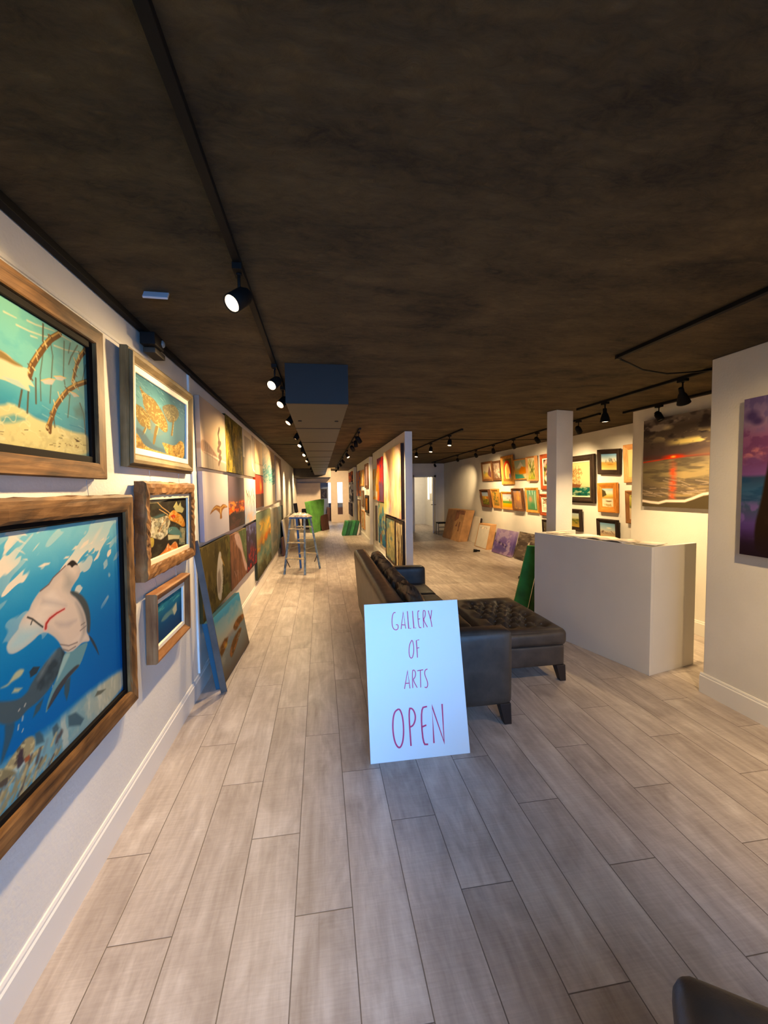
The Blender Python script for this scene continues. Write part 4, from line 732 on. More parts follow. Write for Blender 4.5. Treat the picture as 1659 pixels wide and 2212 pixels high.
        p.grad([(0, (166, 186, 190)), (.35, (190, 190, 150)), (.5, (110, 110, 50)), (1, (196, 160, 80))]); p.dabs(24, (0, 1, .4, .8), (.14, .06), [(84, 90, 44), (150, 130, 60)], .2, .8)
    elif kind == 'cream':
        p.grad([(0, (250, 230, 170)), (1, (244, 220, 150))]); p.ell(.7, .4, .2, .3, (226, 190, 110), .6, .8)
    elif kind == 'garden':
        p.grad([(0, (196, 186, 110)), (.45, (150, 140, 66)), (.55, (206, 190, 150)), (1, (200, 170, 140))]); p.mottle(6, 6, (96, 100, 50), .5, .7, .8, p.band(-.1, .55))
    p.gain = .8 if kind in ('ship', 'cream') else 1.3
    return p
def art_plain(c, c2, sd=1, n=40):
    p = Pic(n, n, 1, c, seed=sd); p.mottle(5, 7, c2, .45, .7); return p
def art_lilac():
    p = Pic(70, 60, .85/.54, seed=21); p.grad([(0, (176, 156, 200)), (.3, (146, 126, 186)), (.55, (120, 100, 166)), (.75, (108, 96, 160)), (1, (150, 120, 170))], warp=.2); p.poly([(0, .42), (.3, .5), (.8, .66), (.76, .72), (.3, .58), (0, .54)], (76, 62, 108), .05, .9); p.mottle(5, 5, (206, 186, 216), .55, .75, .7); return p
def art_graphite():
    p = Pic(70, 60, .95/.55, (104, 92, 84), seed=22); p.mottle(4, 10, (78, 68, 64), .45, .65); p.mottle(5, 12, (140, 126, 114), .58, .72, .8); p.poly([(.42, .36), (.48, .3), (.47, .62), (.42, .6)], (214, 200, 186), .03, .9); return p
# ------------------------------------------------------------------ camera
def make_camera():
    pitch, yaw, roll = R(3.183), R(8.619), R(-.80)
    cy, sy, cp, sp = math.cos(yaw), math.sin(yaw), math.cos(pitch), math.sin(pitch)
    f = Vector((sy*cp, cy*cp, -sp)); r = Vector((cy, -sy, 0)); u = r.cross(f)
    x = r*math.cos(roll)+u*math.sin(roll); y = u*math.cos(roll)-r*math.sin(roll)
    cd = bpy.data.cameras.new('camera'); cd.sensor_fit = 'VERTICAL'; cd.sensor_height = 36; cd.lens = 36*900/2212
    cd.clip_start = .05
    c = link(bpy.data.objects.new('camera', cd)); m = Matrix((x, y, -f)).transposed().to_4x4()
    m.translation = (0, 0, 1.5); c.matrix_world = m; S.camera = c
make_camera()

# ------------------------------------------------------------------ setting
def struct(name, mb, mat, bevel=0):
    return tag(mb.build(name, mat, bevel=bevel), kind='structure')
LD = Vector((-.009, 1, 0)).normalized(); LN = Vector((LD.y, -LD.x, 0)); LO = Vector((-.898, 0, 0))
def left(s, z, off=0.0): return LO + LD*s + LN*off + Vector((0, 0, z))

struct('floor', MB().box(-1.3, 5.0, -1.7, 22, -.06, 0), floor_material())
struct('ceiling', MB().box(-1.3, 5.0, -1.7, 22, CEIL, CEIL+.06), ceiling_material())
a, b = left(-1.7, 0), left(19.5, 0)
struct('wall_left', MB().hexa([a-LN*.12, a, b, b-LN*.12, *(p+Vector((0, 0, CEIL)) for p in (a-LN*.12, a, b, b-LN*.12))]), M['wall'])
struct('wall_right', MB().box(4.30, 4.42, .4, 14.3, 0, CEIL), M['wall'])
struct('wall_near_right', MB().box(2.70, 2.83, -1.7, 2.56, 0, CEIL), M['wall'], .006)
SD = Vector((.06, -1, 0)).normalized(); SN = SD.cross(Vector((0, 0, 1))); SO = Vector((3.65, 4.45, 0))
a, b = SO, SO+SD*4.0
struct('wall_stub_right', MB().hexa([b-SN*.12, a-SN*.12, a, b, *(p+Vector((0, 0, CEIL)) for p in (b-SN*.12, a-SN*.12, a, b))]), M['wall'])
struct('wall_closing_right', MB().box(2.83, 4.3, .3, .42, 0, CEIL), M['wall'])  # unseen wall added to keep light from leaking in
struct('wall_middle', MB().box(1.27, 1.385, 6.2, 10.1, 0, CEIL), M['wall'], .006)
struct('wall_hall', MB().box(1.30, 1.39, 11.1, 14.9, 0, CEIL), M['wall'], .006)
struct('wall_far', MB().box(1.29, 1.39, 16.2, 19.4, 0, CEIL), M['wall'], .006)
cm = Matrix.Translation((2.644, 4.386, 0)) @ Matrix.Rotation(R(13), 4, 'Z')
struct('wall_column', MB().box(0, .242, 0, .15, 0, CEIL, cm), M['wall'], .004)
struct('wall_back', MB().box(-1.2, 0, 19.4, 19.5, 0, CEIL).box(0, .47, 19.4, 19.5, 1.82, CEIL).box(.47, .775, 19.4, 19.5, 0, CEIL)
       .box(.775, 1.01, 19.4, 19.5, 1.83, CEIL).box(.775, 1.01, 19.4, 19.5, 0, .34).box(1.01, 1.39, 19.4, 19.5, 0, CEIL), M['pinkwall'])
struct('wall_door_side', MB().box(1.39, 3.23, 14.2, 14.3, 0, CEIL).box(3.93, 4.42, 14.2, 14.3, 0, CEIL).box(3.23, 3.93, 14.2, 14.3, 1.885, CEIL), M['wall'])
struct('wall_back_room', MB().box(-1.2, 2.0, 20.9, 21.0, 0, CEIL).box(-1.3, -1.2, 19.5, 20.9, 0, CEIL).box(1.9, 2.0, 19.5, 20.9, 0, CEIL), M['bluewall'])
struct('wall_side_room', MB().box(2.6, 4.43, 17.0, 17.1, 0, CEIL).box(4.33, 4.43, 14.3, 17.0, 0, CEIL).box(2.5, 2.6, 14.3, 17.0, 0, CEIL), M['white'])
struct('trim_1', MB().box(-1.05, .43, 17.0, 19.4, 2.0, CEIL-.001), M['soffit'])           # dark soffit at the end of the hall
struct('trim_2', MB().box(-1.06, 0, 19.3, 19.4, 1.6, 1.81), M['pinkwall'], .004)          # ledge on the end wall
struct('trim_3', MB().box(3.16, 3.23, 14.17, 14.2, 0, 1.95).box(3.93, 4.0, 14.17, 14.2, 0, 1.95).box(3.16, 4.0, 14.17, 14.2, 1.885, 1.95), M['trim'])
q = [left(3.2, 0), left(3.235, 0), left(3.235, 0, .014), left(3.2, 0, .014)]
struct('trim_4', MB().hexa([p+Vector((0, 0, .15)) for p in q]+[p+Vector((0, 0, CEIL)) for p in q]), M['trim'])
def rail_piece(name, s0, s1, z0, z1, t, mat):
    q = [left(s0, z0), left(s1, z0), left(s1, z0, t), left(s0, z0, t)]
    return struct(name, MB().hexa(q+[p+Vector((0, 0, z1-z0)) for p in q]), mat)
rail_piece('trim_5', -1.6, 3.2, 2.192, 2.206, .007, M['trim'])                            # picture rail
# slatted edge strips of the hanging panel
BASE = [(0, 0), (0, .145), (.006, .145), (.010, .136), (.010, .128), (.015, .122), (.015, 0)]
def baseboard(name, p, q):
    p, q = Vector(p), Vector(q); d = (q-p).normalized(); n = d.cross(Vector((0, 0, 1)))
    m = Matrix((d, n, Vector((0, 0, 1)))).transposed().to_4x4(); m.translation = p
    return struct(name, MB().extrude(BASE, 0, (q-p).length, m), M['trim'])
baseboard('baseboard_left', left(-1.6, 0), left(19.4, 0))
baseboard('baseboard_near_right', (2.70, 2.575, 0), (2.70, -1.6, 0)); baseboard('baseboard_near_right_end', (2.83, 2.56, 0), (2.701, 2.56, 0))
baseboard('baseboard_stub_right', SO, SO+SD*3.9); baseboard('baseboard_right', (4.30, 14.2, 0), (4.30, 4.6, 0))
baseboard('baseboard_middle', (1.27, 10.1, 0), (1.27, 6.2, 0)); baseboard('baseboard_hall', (1.30, 14.9, 0), (1.30, 11.1, 0)); baseboard('baseboard_far', (1.29, 19.4, 0), (1.29, 16.2, 0))
baseboard('baseboard_middle_end', (1.255, 6.2, 0), (1.385, 6.2, 0))
# windows and door
def window(name, x0, x1, z0, z1, y):
    o = struct(name, MB().box(x0-.03, x0, y-.05, y, z0-.03, z1+.03).box(x1, x1+.03, y-.05, y, z0-.03, z1+.03).box(x0, x1, y-.05, y, z1, z1+.03).box(x0, x1, y-.05, y, z0-.03, z0), M['white'])
    MB().box(x0, x1, y-.02, y-.01, z0, z1).build('pane', M['daylit'], o); return o
window('window_1', .385, .545, .84, 1.86, 20.9); window('window_2', .825, 1.10, .84, 1.86, 20.9)
o = struct('window_3', MB().box(4.3, 4.33, 15.84, 15.88, 1.0, 2.0).box(4.3, 4.33, 16.1, 16.2, 1.0, 2.0).box(4.3, 4.33, 16.5, 16.54, 1.0, 2.0).box(4.3, 4.33, 15.84, 16.54, 1.98, 2.0), M['white'])
MB().box(4.31, 4.325, 15.88, 16.1, 1.3, 1.98).build('pane', M['tube'], o); MB().box(4.31, 4.325, 16.2, 16.5, 1.05, 1.98).build('pane', M['tube'], o)
dm = Matrix.Translation((3.955, 14.15, 0)) @ Matrix.Rotation(math.atan2(-.75, -.27), 4, 'Z')
door = struct('door_1', MB().box(0, .76, -.02, .02, .01, 1.875, dm), M['trim'], .003)
h = MB(); h.tube([dm @ Vector((.70, -.02, .95)), dm @ Vector((.70, -.07, .95)), dm @ Vector((.6, -.075, .95))], .011, 8)
h.tube([dm @ Vector((.70, .02, .95)), dm @ Vector((.70, .07, .95)), dm @ Vector((.6, .075, .95))], .011, 8); h.build('door_handle', M['brass'], door, True)

# ------------------------------------------------------------------ ceiling things
duct = empty('air_duct', (0, 2.94, 2.09)); tag(duct, 'long boxed brown air duct with a shade-darkened end face under the ceiling', 'duct')
MB().box(-.22, .205, .01, 14.05, 0, CEIL-2.09-.001).build('duct_body', M['duct'], duct, bevel=.003)
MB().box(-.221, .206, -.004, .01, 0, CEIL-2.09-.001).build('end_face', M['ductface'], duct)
for k in range(12):
    MB().box(-.222, .207, 1.16+k*1.18, 1.172+k*1.18, -.004, .05).build('panel_seam', M['soffit'], duct)
for sx in (-.16, .15): MB().lathe([(.001, -.006), (.016, -.006), (.016, 0), (.001, 0)], 12, Matrix.Translation((sx, .72, 0))).build('screw_cap', M['blackflat'], duct)

def track(name, label, p, q, w=.028, h=.022, z=CEIL):
    p = Vector((*p, z)); q = Vector((*q, z)); L = (q-p).length
    r = empty(name, p, math.atan2((q-p).y, (q-p).x)); tag(r, label, 'lighting track')
    MB().box(0, L, -w/2, w/2, -h, 0).build('rail', M['black'], r, bevel=.002)
    MB().box(-.02, 0, -w/2-.002, w/2+.002, -h-.003, 0).build('end_cap', M['blackflat'], r)
    MB().box(L, L+.02, -w/2-.002, w/2+.002, -h-.003, 0).build('end_cap', M['blackflat'], r)
    return r
track('lighting_track', 'long black lighting track along the ceiling left of the air duct', (-.285, -.8), (-.30, 16.9))
track('lighting_track', 'black lighting track right of the air duct, running down the hall', (.57, 5.9), (.62, 16.6))
track('lighting_track', 'black lighting track beside the framed pictures of the right wall', (3.28, 4.55), (3.66, 13.4))
track('lighting_track', 'black lighting track over the desk with bell shaped lamps', (2.84, 4.28), (2.89, 2.2))
track('lighting_track', 'short black lighting track behind the middle partition with three lit lamps', (2.06, 9.3), (2.06, 5.9))
track('lighting_track', 'nearest right black lighting track running toward the camera with a cable from its end', (1.965, 2.53), (1.965, -.8))
track('lighting_track', 'short black lighting track directly over the sunset beach canvas', (3.52, 4.42), (3.57, 3.3))
track('lighting_track', 'black lighting track along the top of the left wall', (-.875, -.8), (-.935, 7.9), .03, .03)
# thin black cables on the ceiling
def cable(label, pts):
    return tag(MB().tube(pts, .006, 6).build('ceiling_cable', M['blackflat'], smooth=True), label, 'cable')
cable('black cable sagging from the near right track end to the right wall', [(1.97, 2.55, 2.345), (2.1, 2.62, 2.34), (2.3, 2.72, 2.325), (2.55, 2.78, 2.32), (2.75, 2.75, 2.33), (2.95, 2.7, 2.35)])
cable('thin black cable crossing the ceiling behind the middle partition', [(1.4, 7.3, 2.352), (2.3, 7.1, 2.35), (3.4, 7.2, 2.352), (4.25, 7.0, 2.353)])
cable('thin black cable crossing the ceiling farther back by the door', [(1.9, 10.2, 2.352), (2.9, 9.9, 2.35), (4.25, 9.4, 2.353)])
cable('thin black cable crossing the ceiling over the hall', [(-.9, 7.95, 2.352), (-.4, 8.0, 2.35), (-.235, 8.0, 2.352)])

# spotlights: shared part meshes, each lamp a thing of its own
ADAPT = MB().box(-.017, .017, -.04, .04, -.024, 0).mesh('adapter', M['black'])
STEM = MB().lathe([(.006, -.085), (.006, -.02)], 8).lathe([(.011, -.03), (.011, -.022)], 10).mesh('stem', M['black'], True)
CAN = MB().lathe([(.001, .055), (.018, .053), (.026, .045), (.029, .03), (.034, .026), (.035, -.05), (.032, -.052), (.031, -.042), (.001, -.042)], 20).mesh('lamp_head', M['black'], True)
BELL = MB().lathe([(.001, .075), (.016, .073), (.019, .06), (.019, .03), (.028, .016), (.04, -.02), (.047, -.05), (.05, -.062), (.047, -.063), (.042, -.045), (.03, -.03), (.001, -.03)], 22).mesh('lamp_head', M['black'], True)
DISC = MB().lathe([(.001, -.046), (.03, -.046), (.03, -.044), (.001, -.044)], 18)
LENS = {k: DISC.mesh('lens', M[m]) for k, m in (('on', 'lens'), ('dim', 'lensdim'), ('off', 'lensoff'))}
WARM = (1.0, .69, .34)
def spot(label, x, y, aim, on=1.0, kind='can', size=72, blend=.9, zt=CEIL-.02, grp=None, lens=None):
    r = empty('track_spotlight', (x, y, zt)); tag(r, label, 'spotlight', 'track spotlights')
    use_mesh('adapter', ADAPT, r); use_mesh('stem', STEM, r)
    d = (Vector(aim)-Vector((x, y, zt-.11))).normalized()
    hd = use_mesh('lamp_head', CAN if kind == 'can' else BELL, r)
    hd.location = (0, 0, -.115) if kind == 'can' else (0, 0, -.135); hd.rotation_euler = d.to_track_quat('-Z', 'Y').to_euler()
    ln = use_mesh('lens', LENS[lens or ('on' if on else 'off')], hd)
    if kind != 'can': ln.location.z = -.014
    if on:
        l = bpy.data.lights.new('spot_beam', 'SPOT'); l.energy = on*SPOT_W; l.color = WARM; l.spot_size = R(size); l.spot_blend = blend; l.shadow_soft_size = .028
        lo = link(bpy.data.objects.new('spot_beam', l), hd); lo.location = (0, 0, -.075)
    return r
SPOT_W = 235
ORD = ['nearest', 'second', 'third', 'fourth', 'fifth', 'sixth', 'seventh', 'eighth', 'ninth', 'tenth', 'eleventh', 'twelfth', 'thirteenth']
# left-hand track: washes the left wall
LW_ = [(.25, (-.91, .45, 1.3), .16, 'on', 120), (1.68, (-.92, .9, 1.4), .30, 'on', 110), (2.93, (-.93, 1.8, 1.3), .58, 'on', 96), (3.55, (-.93, 2.65, 1.3), .56, 'dim', 92), (4.45, (-.94, 4.0, 1.35), .62, 'dim', 104),
       (5.75, (-.95, 5.7, 1.2), .75, 'dim', 100), (6.75, (-.95, 5.9, 1.2), .75, 'on', 96), (7.6, (-.7, 7.9, .3), .6, 'dim', 100), (8.6, (-.96, 7.6, 1.35), .8, 'on', 96), (10.3, (-.98, 9.6, 1.2), .7, 'dim', 96), (12.0, (-1.0, 12.0, 1.5), .8, 'dim', 70), (14.4, (-.9, 14.3, .6), .8, 'on', 100), (16.4, (-1.04, 16.7, 1.6), .8, 'on', 80)]
for k, (y, aim, e, ln, sz) in enumerate(LW_):
    lab = {1: 'big glowing black spotlight, nearest in view on the track left of the duct', 2: 'glowing black spotlight just left of the air duct end face'}.get(k, '%s black spotlight along the track left of the air duct' % ORD[k])
    spot(lab, -.285-.0009*y, y, aim, e, lens=ln, size=sz, blend=1.0)
HW = [(6.15, (1.27, 6.8, 1.2), .75), (6.7, (.8, 7.2, .2), .45), (7.45, (1.27, 8.2, 1.2), .65), (9.0, (1.27, 8.5, 1.0), .4), (10.9, (1.30, 11.5, 1.4), .55), (12.4, (1.30, 12.6, 1.0), .55), (14.3, (.5, 14.6, .2), .8), (16.3, (-.35, 19.4, 1.1), 2.2)]
for k, (y, aim, e) in enumerate(HW):
    spot('%s black spotlight on the hall track right of the air duct' % ORD[k], .57+.0047*(y-5.9), y, aim, e, lens='on' if y in (9.0, 12.4, 14.3) else 'dim', size=100, blend=1.0)
RW = [(4.97, (4.3, 5.5, 1.2), .5, 'dim'), (6.09, (4.3, 6.4, 1.3), .62, 'dim'), (6.97, (4.3, 7.6, 1.3), .7, 'dim'), (7.94, (4.1, 8.5, .5), .6, 'dim'), (9.0, (4.3, 9.7, 1.3), .85, 'dim'), (10.45, (4.3, 11.9, 1.5), .6, 'on'), (13.0, (4.2, 13.0, 1.2), 0, 'off')]
for k, (y, aim, e, ln) in enumerate(RW):
    spot('%s black spotlight on the track facing the right wall pictures' % ORD[k], 3.28+.0429*(y-4.55), y, aim, e, lens=ln, size=96 if k != 5 else 50, blend=1.0)
spot('black bell shaped lamp with lit rim over the white desk, next to the column', 2.85, 3.86, (3.0, 3.95, 0), .5, 'bell', 100)
spot('larger black bell shaped lamp in front of the sunset canvas', 2.87, 2.97, (3.66, 3.4, .9), .75, 'bell', 110)
spot('black can spotlight high over the left edge of the sunset canvas', 3.54, 3.95, (3.68, 3.6, 1.5), 0, lens='off', size=100)
for k, y in enumerate((6.48, 7.63, 8.82)):
    spot('%s lit spotlight of the three behind the middle partition' % ORD[k], 2.06, y, (1.75, y-.4, .1), .4, size=110, blend=1.0)
spot('black spotlight on the near right track aimed at the purple sea canvas', 1.965, 1.2, (2.70, 1.75, 1.0), .5, size=120, blend=1.0)
spot('black spotlight at the camera end of the near right track', 1.965, .2, (2.7, .5, .8), .6, size=100, blend=1.0)

cam = empty('security_camera', left(2.40, 2.28, .05), math.atan2(LD.y, LD.x)); tag(cam, 'small black security camera with glass eye at the top of the left wall', 'camera')
MB().box(-.06, .07, -.045, .03, -.02, .045).build('housing', M['blackflat'], cam, bevel=.006)
MB().lathe([(.001, .012), (.012, .01), (.019, .003), (.02, 0), (.02, -.01), (.001, -.01)], 16, Matrix.Translation((.05, -.045, .016)) @ Matrix.Rotation(R(90), 4, 'X')).build('glass_eye', M['glass'], cam, True)
MB().box(-.02, .13, -.03, .03, -.05, -.021).build('mounting_base', M['duct'], cam, bevel=.004)
pl = MB().box(-.05, .05, -.005, .005, -.042, 0).build('ceiling_plate', M['label'], bevel=.002); pl.location = (-.68, 1.975, CEIL); pl.rotation_euler = (R(-38), 0, R(2)); tag(pl, 'small pale grey plate stuck on the dark ceiling at left', 'plate')

# ------------------------------------------------------------------ pictures of the left wall
def lwm(s0, s1, z, tilt=0, gap=.003): return frame_matrix(left((s0+s1)/2, z, gap), LD, R(tilt))
def lframe(name, label, s0, s1, z0, z1, depth, rail, mat, pic, **k):
    return framed('framed_painting', label, 'framed painting', 'framed sea paintings on the left wall', lwm(s0, s1, z0, k.pop('tilt', 1.0), .004), s1-s0, z1-z0, depth, rail, mat, pic, **k)
lframe('', 'framed mangrove painting with a silver fish, wide brown wooden frame, top left', .52, 1.875, 1.555, 2.146, .045, .062, WOODS['barn'], art_mangrove(), prof='flat', liners=[(.027, M['linerblk'], .03)])
lframe('', 'large framed hammerhead shark painting in a rough barn wood frame', .68, 2.063, .528, 1.490, .05, .075, WOODS['barn'], art_shark(), prof='rough', liners=[(.022, M['linerblk'], .03)], wav=.003, seg=26, seed=3, wires=.06)
lframe('', 'framed painting of three golden manatees in blue water, olive brown frame', 2.10, 3.09, 1.622, 2.178, .05, .066, WOODS['olive'], art_manatee(), prof='step', liners=[(.032, M['linerw'], .03)], wires=.0, tilt=2)
lframe('', 'framed lobster and coral painting in gnarled driftwood frame, below the manatees', 2.20, 3.04, 1.053, 1.555, .055, .068, WOODS['drift'], art_lobster(), prof='rough', liners=[(.03, M['liner'], .035)], wav=.006, seg=22, seed=9, wires=.06, tilt=1.5)
lframe('', 'small framed dark blue whale painting, lowest by the lobster frame', 2.285, 2.865, .60, .970, .055, .05, WOODS['oak'], art_whale(), prof='slope', liners=[(.024, M['linerw'], .03)], wires=.06, tilt=1.5)
def lcanvas(label, s0, s1, z0, z1, pic, depth=.034, edge=None):
    return canvas('hanging_canvas', label, 'canvas print', 'canvas prints hung in rows on the left wall', lwm(s0, s1, z0), s1-s0, z1-z0, depth, pic, edge)
lcanvas('misty peach pier canvas with a dark twisting plume, top row', 3.35, 4.24, 1.685, 2.225, art_dock())
lcanvas('mossy green and gold abstract canvas, top row', 4.255, 5.19, 1.69, 2.25, art_moss(), edge=(54, 48, 26))
lcanvas('grey misty canvas with a pale arch outline, top row', 5.21, 6.15, 1.69, 2.255, art_mist())
lcanvas('pale golden glowing horizon canvas, top row', 6.17, 7.03, 1.74, 2.255, art_glow())
lcanvas('tall turquoise breaking wave canvas on the left wall', 7.045, 9.0, 1.23, 2.265, art_wave())
lcanvas('pale lilac grey canvas, last of the top row', 9.2, 10.68, 1.27, 2.255, art_pale())
lcanvas('lavender grey canvas with a brown bird in flight, middle row', 3.36, 4.28, 1.108, 1.655, art_bird())
lcanvas('dark dusk canvas with an orange cloud band, middle row', 4.295, 5.185, 1.105, 1.65, art_dusk(), edge=(60, 50, 52))
lcanvas('pale canvas with dark reed strokes, middle row', 5.2, 6.14, 1.095, 1.655, art_reeds())
lcanvas('red canvas with a glowing orange sun column, middle row', 6.18, 7.04, 1.25, 1.73, art_ember())
lcanvas('olive canvas with a white egret, bottom row', 3.24, 4.27, .51, 1.072, art_egret(), edge=(70, 60, 32))
lcanvas('brown and pink waterfall canvas, bottom row', 4.285, 5.25, .50, 1.052, art_falls())
lcanvas('dark stormy violet and red canvas, bottom row', 5.265, 6.08, .49, 1.06, art_storm(), edge=(50, 36, 44))
lcanvas('large teal and gold seascape canvas, bottom row', 6.11, 7.97, .21, 1.17, art_goldsea(), edge=(60, 60, 40))
lcanvas('grey green canvas beside the gold seascape, bottom row', 8.0, 9.42, .2, 1.135, art_greyblue(1))
lcanvas('grey blue canvas, last of the bottom row', 9.45, 10.85, .2, 1.12, art_greyblue(2))

def lean_matrix(p0, p1, ang):
    """stands on the floor from p0 to p1 (viewer's left to right), leaning back by ang degrees"""
    p0, p1 = Vector((*p0, 0)), Vector((*p1, 0)); return frame_matrix((p0+p1)/2, p1-p0, R(-ang)), (p1-p0).length
m, L = lean_matrix((-.772, 3.23), (-.725, 4.178), 9.5)
canvas('beach_canvas', 'thick beach and rocks canvas leaning on the left wall behind a plank', 'canvas print', None, m @ Matrix.Translation((0, .008, -.045)), L, .512, .045, art_beach(), (52, 92, 112))
pk = MB().bar((-.742, 3.172, .006), (-.888, 3.1, 1.15), .045, .022, (1, .25, 0)).build('wooden_plank', M['plank'], bevel=.003); tag(pk, 'long blue grey plank leaning against the left wall', 'plank')
m, L = lean_matrix((-.80, 10.0), (-.80, 13.1), 7)
MBp = MB().box(-L/2, L/2, 0, .80, -.03, 0).build('foam_board', M['foamwhite'], bevel=.003); MBp.matrix_world = m; tag(MBp, 'big white board leaning on the left wall behind the stepladder', 'board')
m, L = lean_matrix((-.85, 9.62), (-.83, 9.92), 5)
o = MB().box(-L/2, L/2, .0, .42, -.03, 0).build('brown_board', M['redbrown'], bevel=.003); o.matrix_world = m; tag(o, 'narrow red brown board leaning on the left wall before the big white board', 'board')
o = MB().box(-.07, .07, -.02, .02, 0, 1.02).build('dark_board', M['dark'], bevel=.003); o.location = (-.82, 15.9, .0); o.rotation_euler = (R(4), R(-7), 0); tag(o, 'tall dark brown board leaning in the far left corner', 'board')
o = MB().box(-.72, -.46, 16.0, 16.4, 0, .775).build('dark_crate', M['dark'], bevel=.004); tag(o, 'dark brown crate standing left of the tall green wrapped panel', 'crate')

# ------------------------------------------------------------------ partition pictures
def pm(y0, y1, z, x=1.27, tilt=0): return frame_matrix((x-.003, (y0+y1)/2, z), (0, -1), R(tilt))
def pcanvas(label, y1, y0, z0, z1, pic, depth=.04, edge=None, x=1.27):
    return canvas('hanging_canvas', label, 'canvas print', 'canvases on the partitions', pm(y0, y1, z0, x), y1-y0, z1-z0, depth, pic, edge)
def pframe(label, y1, y0, z0, z1, depth, rail, mat, pic, x=1.27, **k):
    return framed('framed_painting', label, 'framed painting', 'framed paintings on the partitions', pm(y0, y1, z0, x), y1-y0, z1-z0, depth, rail, mat, pic, **k)
pcanvas('large pink and peach abstract canvas at the near end of the partition', 7.98, 6.25, 1.03, 2.19, art_pink(), .05, (62, 50, 46))
pcanvas('vivid red abstract canvas on the middle partition', 8.95, 8.1, 1.24, 2.14, art_red(), .05, (90, 50, 60))
pcanvas('small yellow and orange abstract canvas behind the red one', 9.75, 9.0, 1.26, 1.95, art_yellow(), .04)
pcanvas('teal and blue abstract canvas below the red one', 9.0, 8.07, .34, 1.22, art_teal(), .03)
pframe('dark framed green grey abstract on the low partition, left of the birch picture', 7.98, 6.95, .17, 1.0, .035, .035, WOODS['ebony'], art_marsh())
pframe('dark framed birch trunk picture at the near end of the partition', 6.93, 6.24, .17, .99, .035, .035, WOODS['ebony'], art_birch())
pframe('tall dark framed mauve picture high on the hall partition', 11.95, 11.2, 1.53, 2.2, .04, .07, WOODS['walnut'], art_plain((170, 140, 140), (196, 170, 160), 3), x=1.30)
pframe('dark framed amber picture low on the hall partition', 12.0, 11.2, .84, 1.33, .04, .07, WOODS['ebony'], art_plain((190, 130, 60), (150, 90, 40), 4), x=1.30)
pframe('pale gold framed picture high on the hall partition', 13.3, 12.4, 1.6, 2.08, .04, .06, WOODS['gold'], art_plain((216, 190, 140), (190, 160, 110), 5), x=1.30)
pframe('grey framed picture between the amber and pale ones on the hall partition', 13.0, 12.45, .96, 1.46, .035, .05, WOODS['walnut'], art_plain((150, 140, 120), (110, 110, 100), 6), x=1.30)
pcanvas('orange and blue sunset canvas at the far end of the hall partition', 14.7, 13.5, 1.27, 2.1, art_plain((206, 120, 60), (110, 110, 150), 7), .04, None, 1.30)
pframe('thin framed pale picture low on the hall partition', 13.2, 12.3, .3, .85, .03, .03, WOODS['pine'], art_plain((206, 186, 150), (180, 150, 110), 8), x=1.30)
pframe('thin framed sand coloured picture low at the far end of the hall partition', 14.6, 13.6, .35, 1.15, .03, .03, WOODS['walnut'], art_plain((196, 176, 140), (170, 140, 100), 9), x=1.30)
pcanvas('orange and dark framed canvas high on the farthest partition', 18.6, 16.6, 1.8, 2.22, art_plain((190, 96, 56), (70, 56, 60), 10), .04, None, 1.29)
pcanvas('black and white tree canvas on the farthest partition', 18.4, 16.5, .95, 1.78, art_plain((70, 66, 70), (206, 200, 200), 11), .04, None, 1.29)
pcanvas('dark grey violet canvas, lowest on the farthest partition', 18.9, 17.0, .4, .92, art_plain((96, 86, 92), (66, 60, 70), 12), .04, None, 1.29)
sh_ = MB().box(1.235, 1.268, 9.35, 9.5, .32, 1.12).build('dark_frame_edge', M['dark'], bevel=.003); tag(sh_, 'narrow dark hanging strip at the far end of the middle partition', 'panel')

# ------------------------------------------------------------------ right wall pictures
def rframe(label, y1, y0, z0, z1, rail, mat, pic, tilt=5, depth=.04, prof='slope', roll=0, **k):
    mw = frame_matrix((4.296, (y0+y1)/2, z0), (0, -1), R(tilt), R(roll))
    return framed('framed_painting', label, 'framed painting', 'framed paintings on the right wall', mw, y1-y0, z1-z0, depth, rail, mat, pic, prof=prof, **k)
W_ = WOODS
rframe('brown framed red sailed boat picture, far left of the upper row', 10.58, 9.93, 1.66, 2.165, .06, W_['oak'], art_scene('sail', 1))
rframe('brown framed grey street picture, second in the upper row', 9.88, 9.44, 1.665, 2.145, .06, W_['walnut'], art_scene('street', 2))
rframe('tall gilt framed picture of a red arch', 9.37, 8.77, 1.56, 2.22, .075, W_['gold'], art_scene('arch', 3), 4)
rframe('thin framed orange hut by a teal pond picture', 8.73, 8.16, 1.655, 2.105, .03, W_['gold'], art_scene('hut', 4))
rframe('thick edged palm leaves picture, fifth in the upper row', 8.11, 7.75, 1.62, 2.12, .035, W_['pine'], art_scene('palm', 5), 4, .07)
rframe('red framed flower picture just left of the column', 7.6, 6.95, 1.44, 2.12, .085, W_['red'], art_scene('flowers', 6), 3, liners=[(.02, M['linerw'], .03)])
rframe('dark gold framed farm picture, far left of the lower row', 10.54, 9.98, 1.0, 1.46, .07, W_['walnut'], art_scene('farm', 7), 10, .07)
rframe('gold framed ochre field picture, second in the lower row', 9.88, 9.44, .99, 1.47, .07, W_['gold'], art_scene('field', 8), 10)
rframe('orange framed meadow under cloudy sky picture in the lower row', 9.37, 8.8, .985, 1.395, .055, W_['amber'], art_scene('meadow', 9), 5)
rframe('dark edged canyon picture, fourth in the lower row', 8.73, 8.27, .985, 1.475, .045, W_['walnut'], art_scene('canyon', 10), 7, .07)
rframe('gilt framed green pond picture, fifth in the lower row', 8.18, 7.69, .975, 1.485, .055, W_['gold'], art_scene('pond', 11), 5)
rframe('red brown framed surf picture beside the column, lower row', 7.62, 7.0, .94, 1.36, .07, W_['red'], art_scene('surf', 12), 4, liners=[(.02, M['linerw'], .03)])
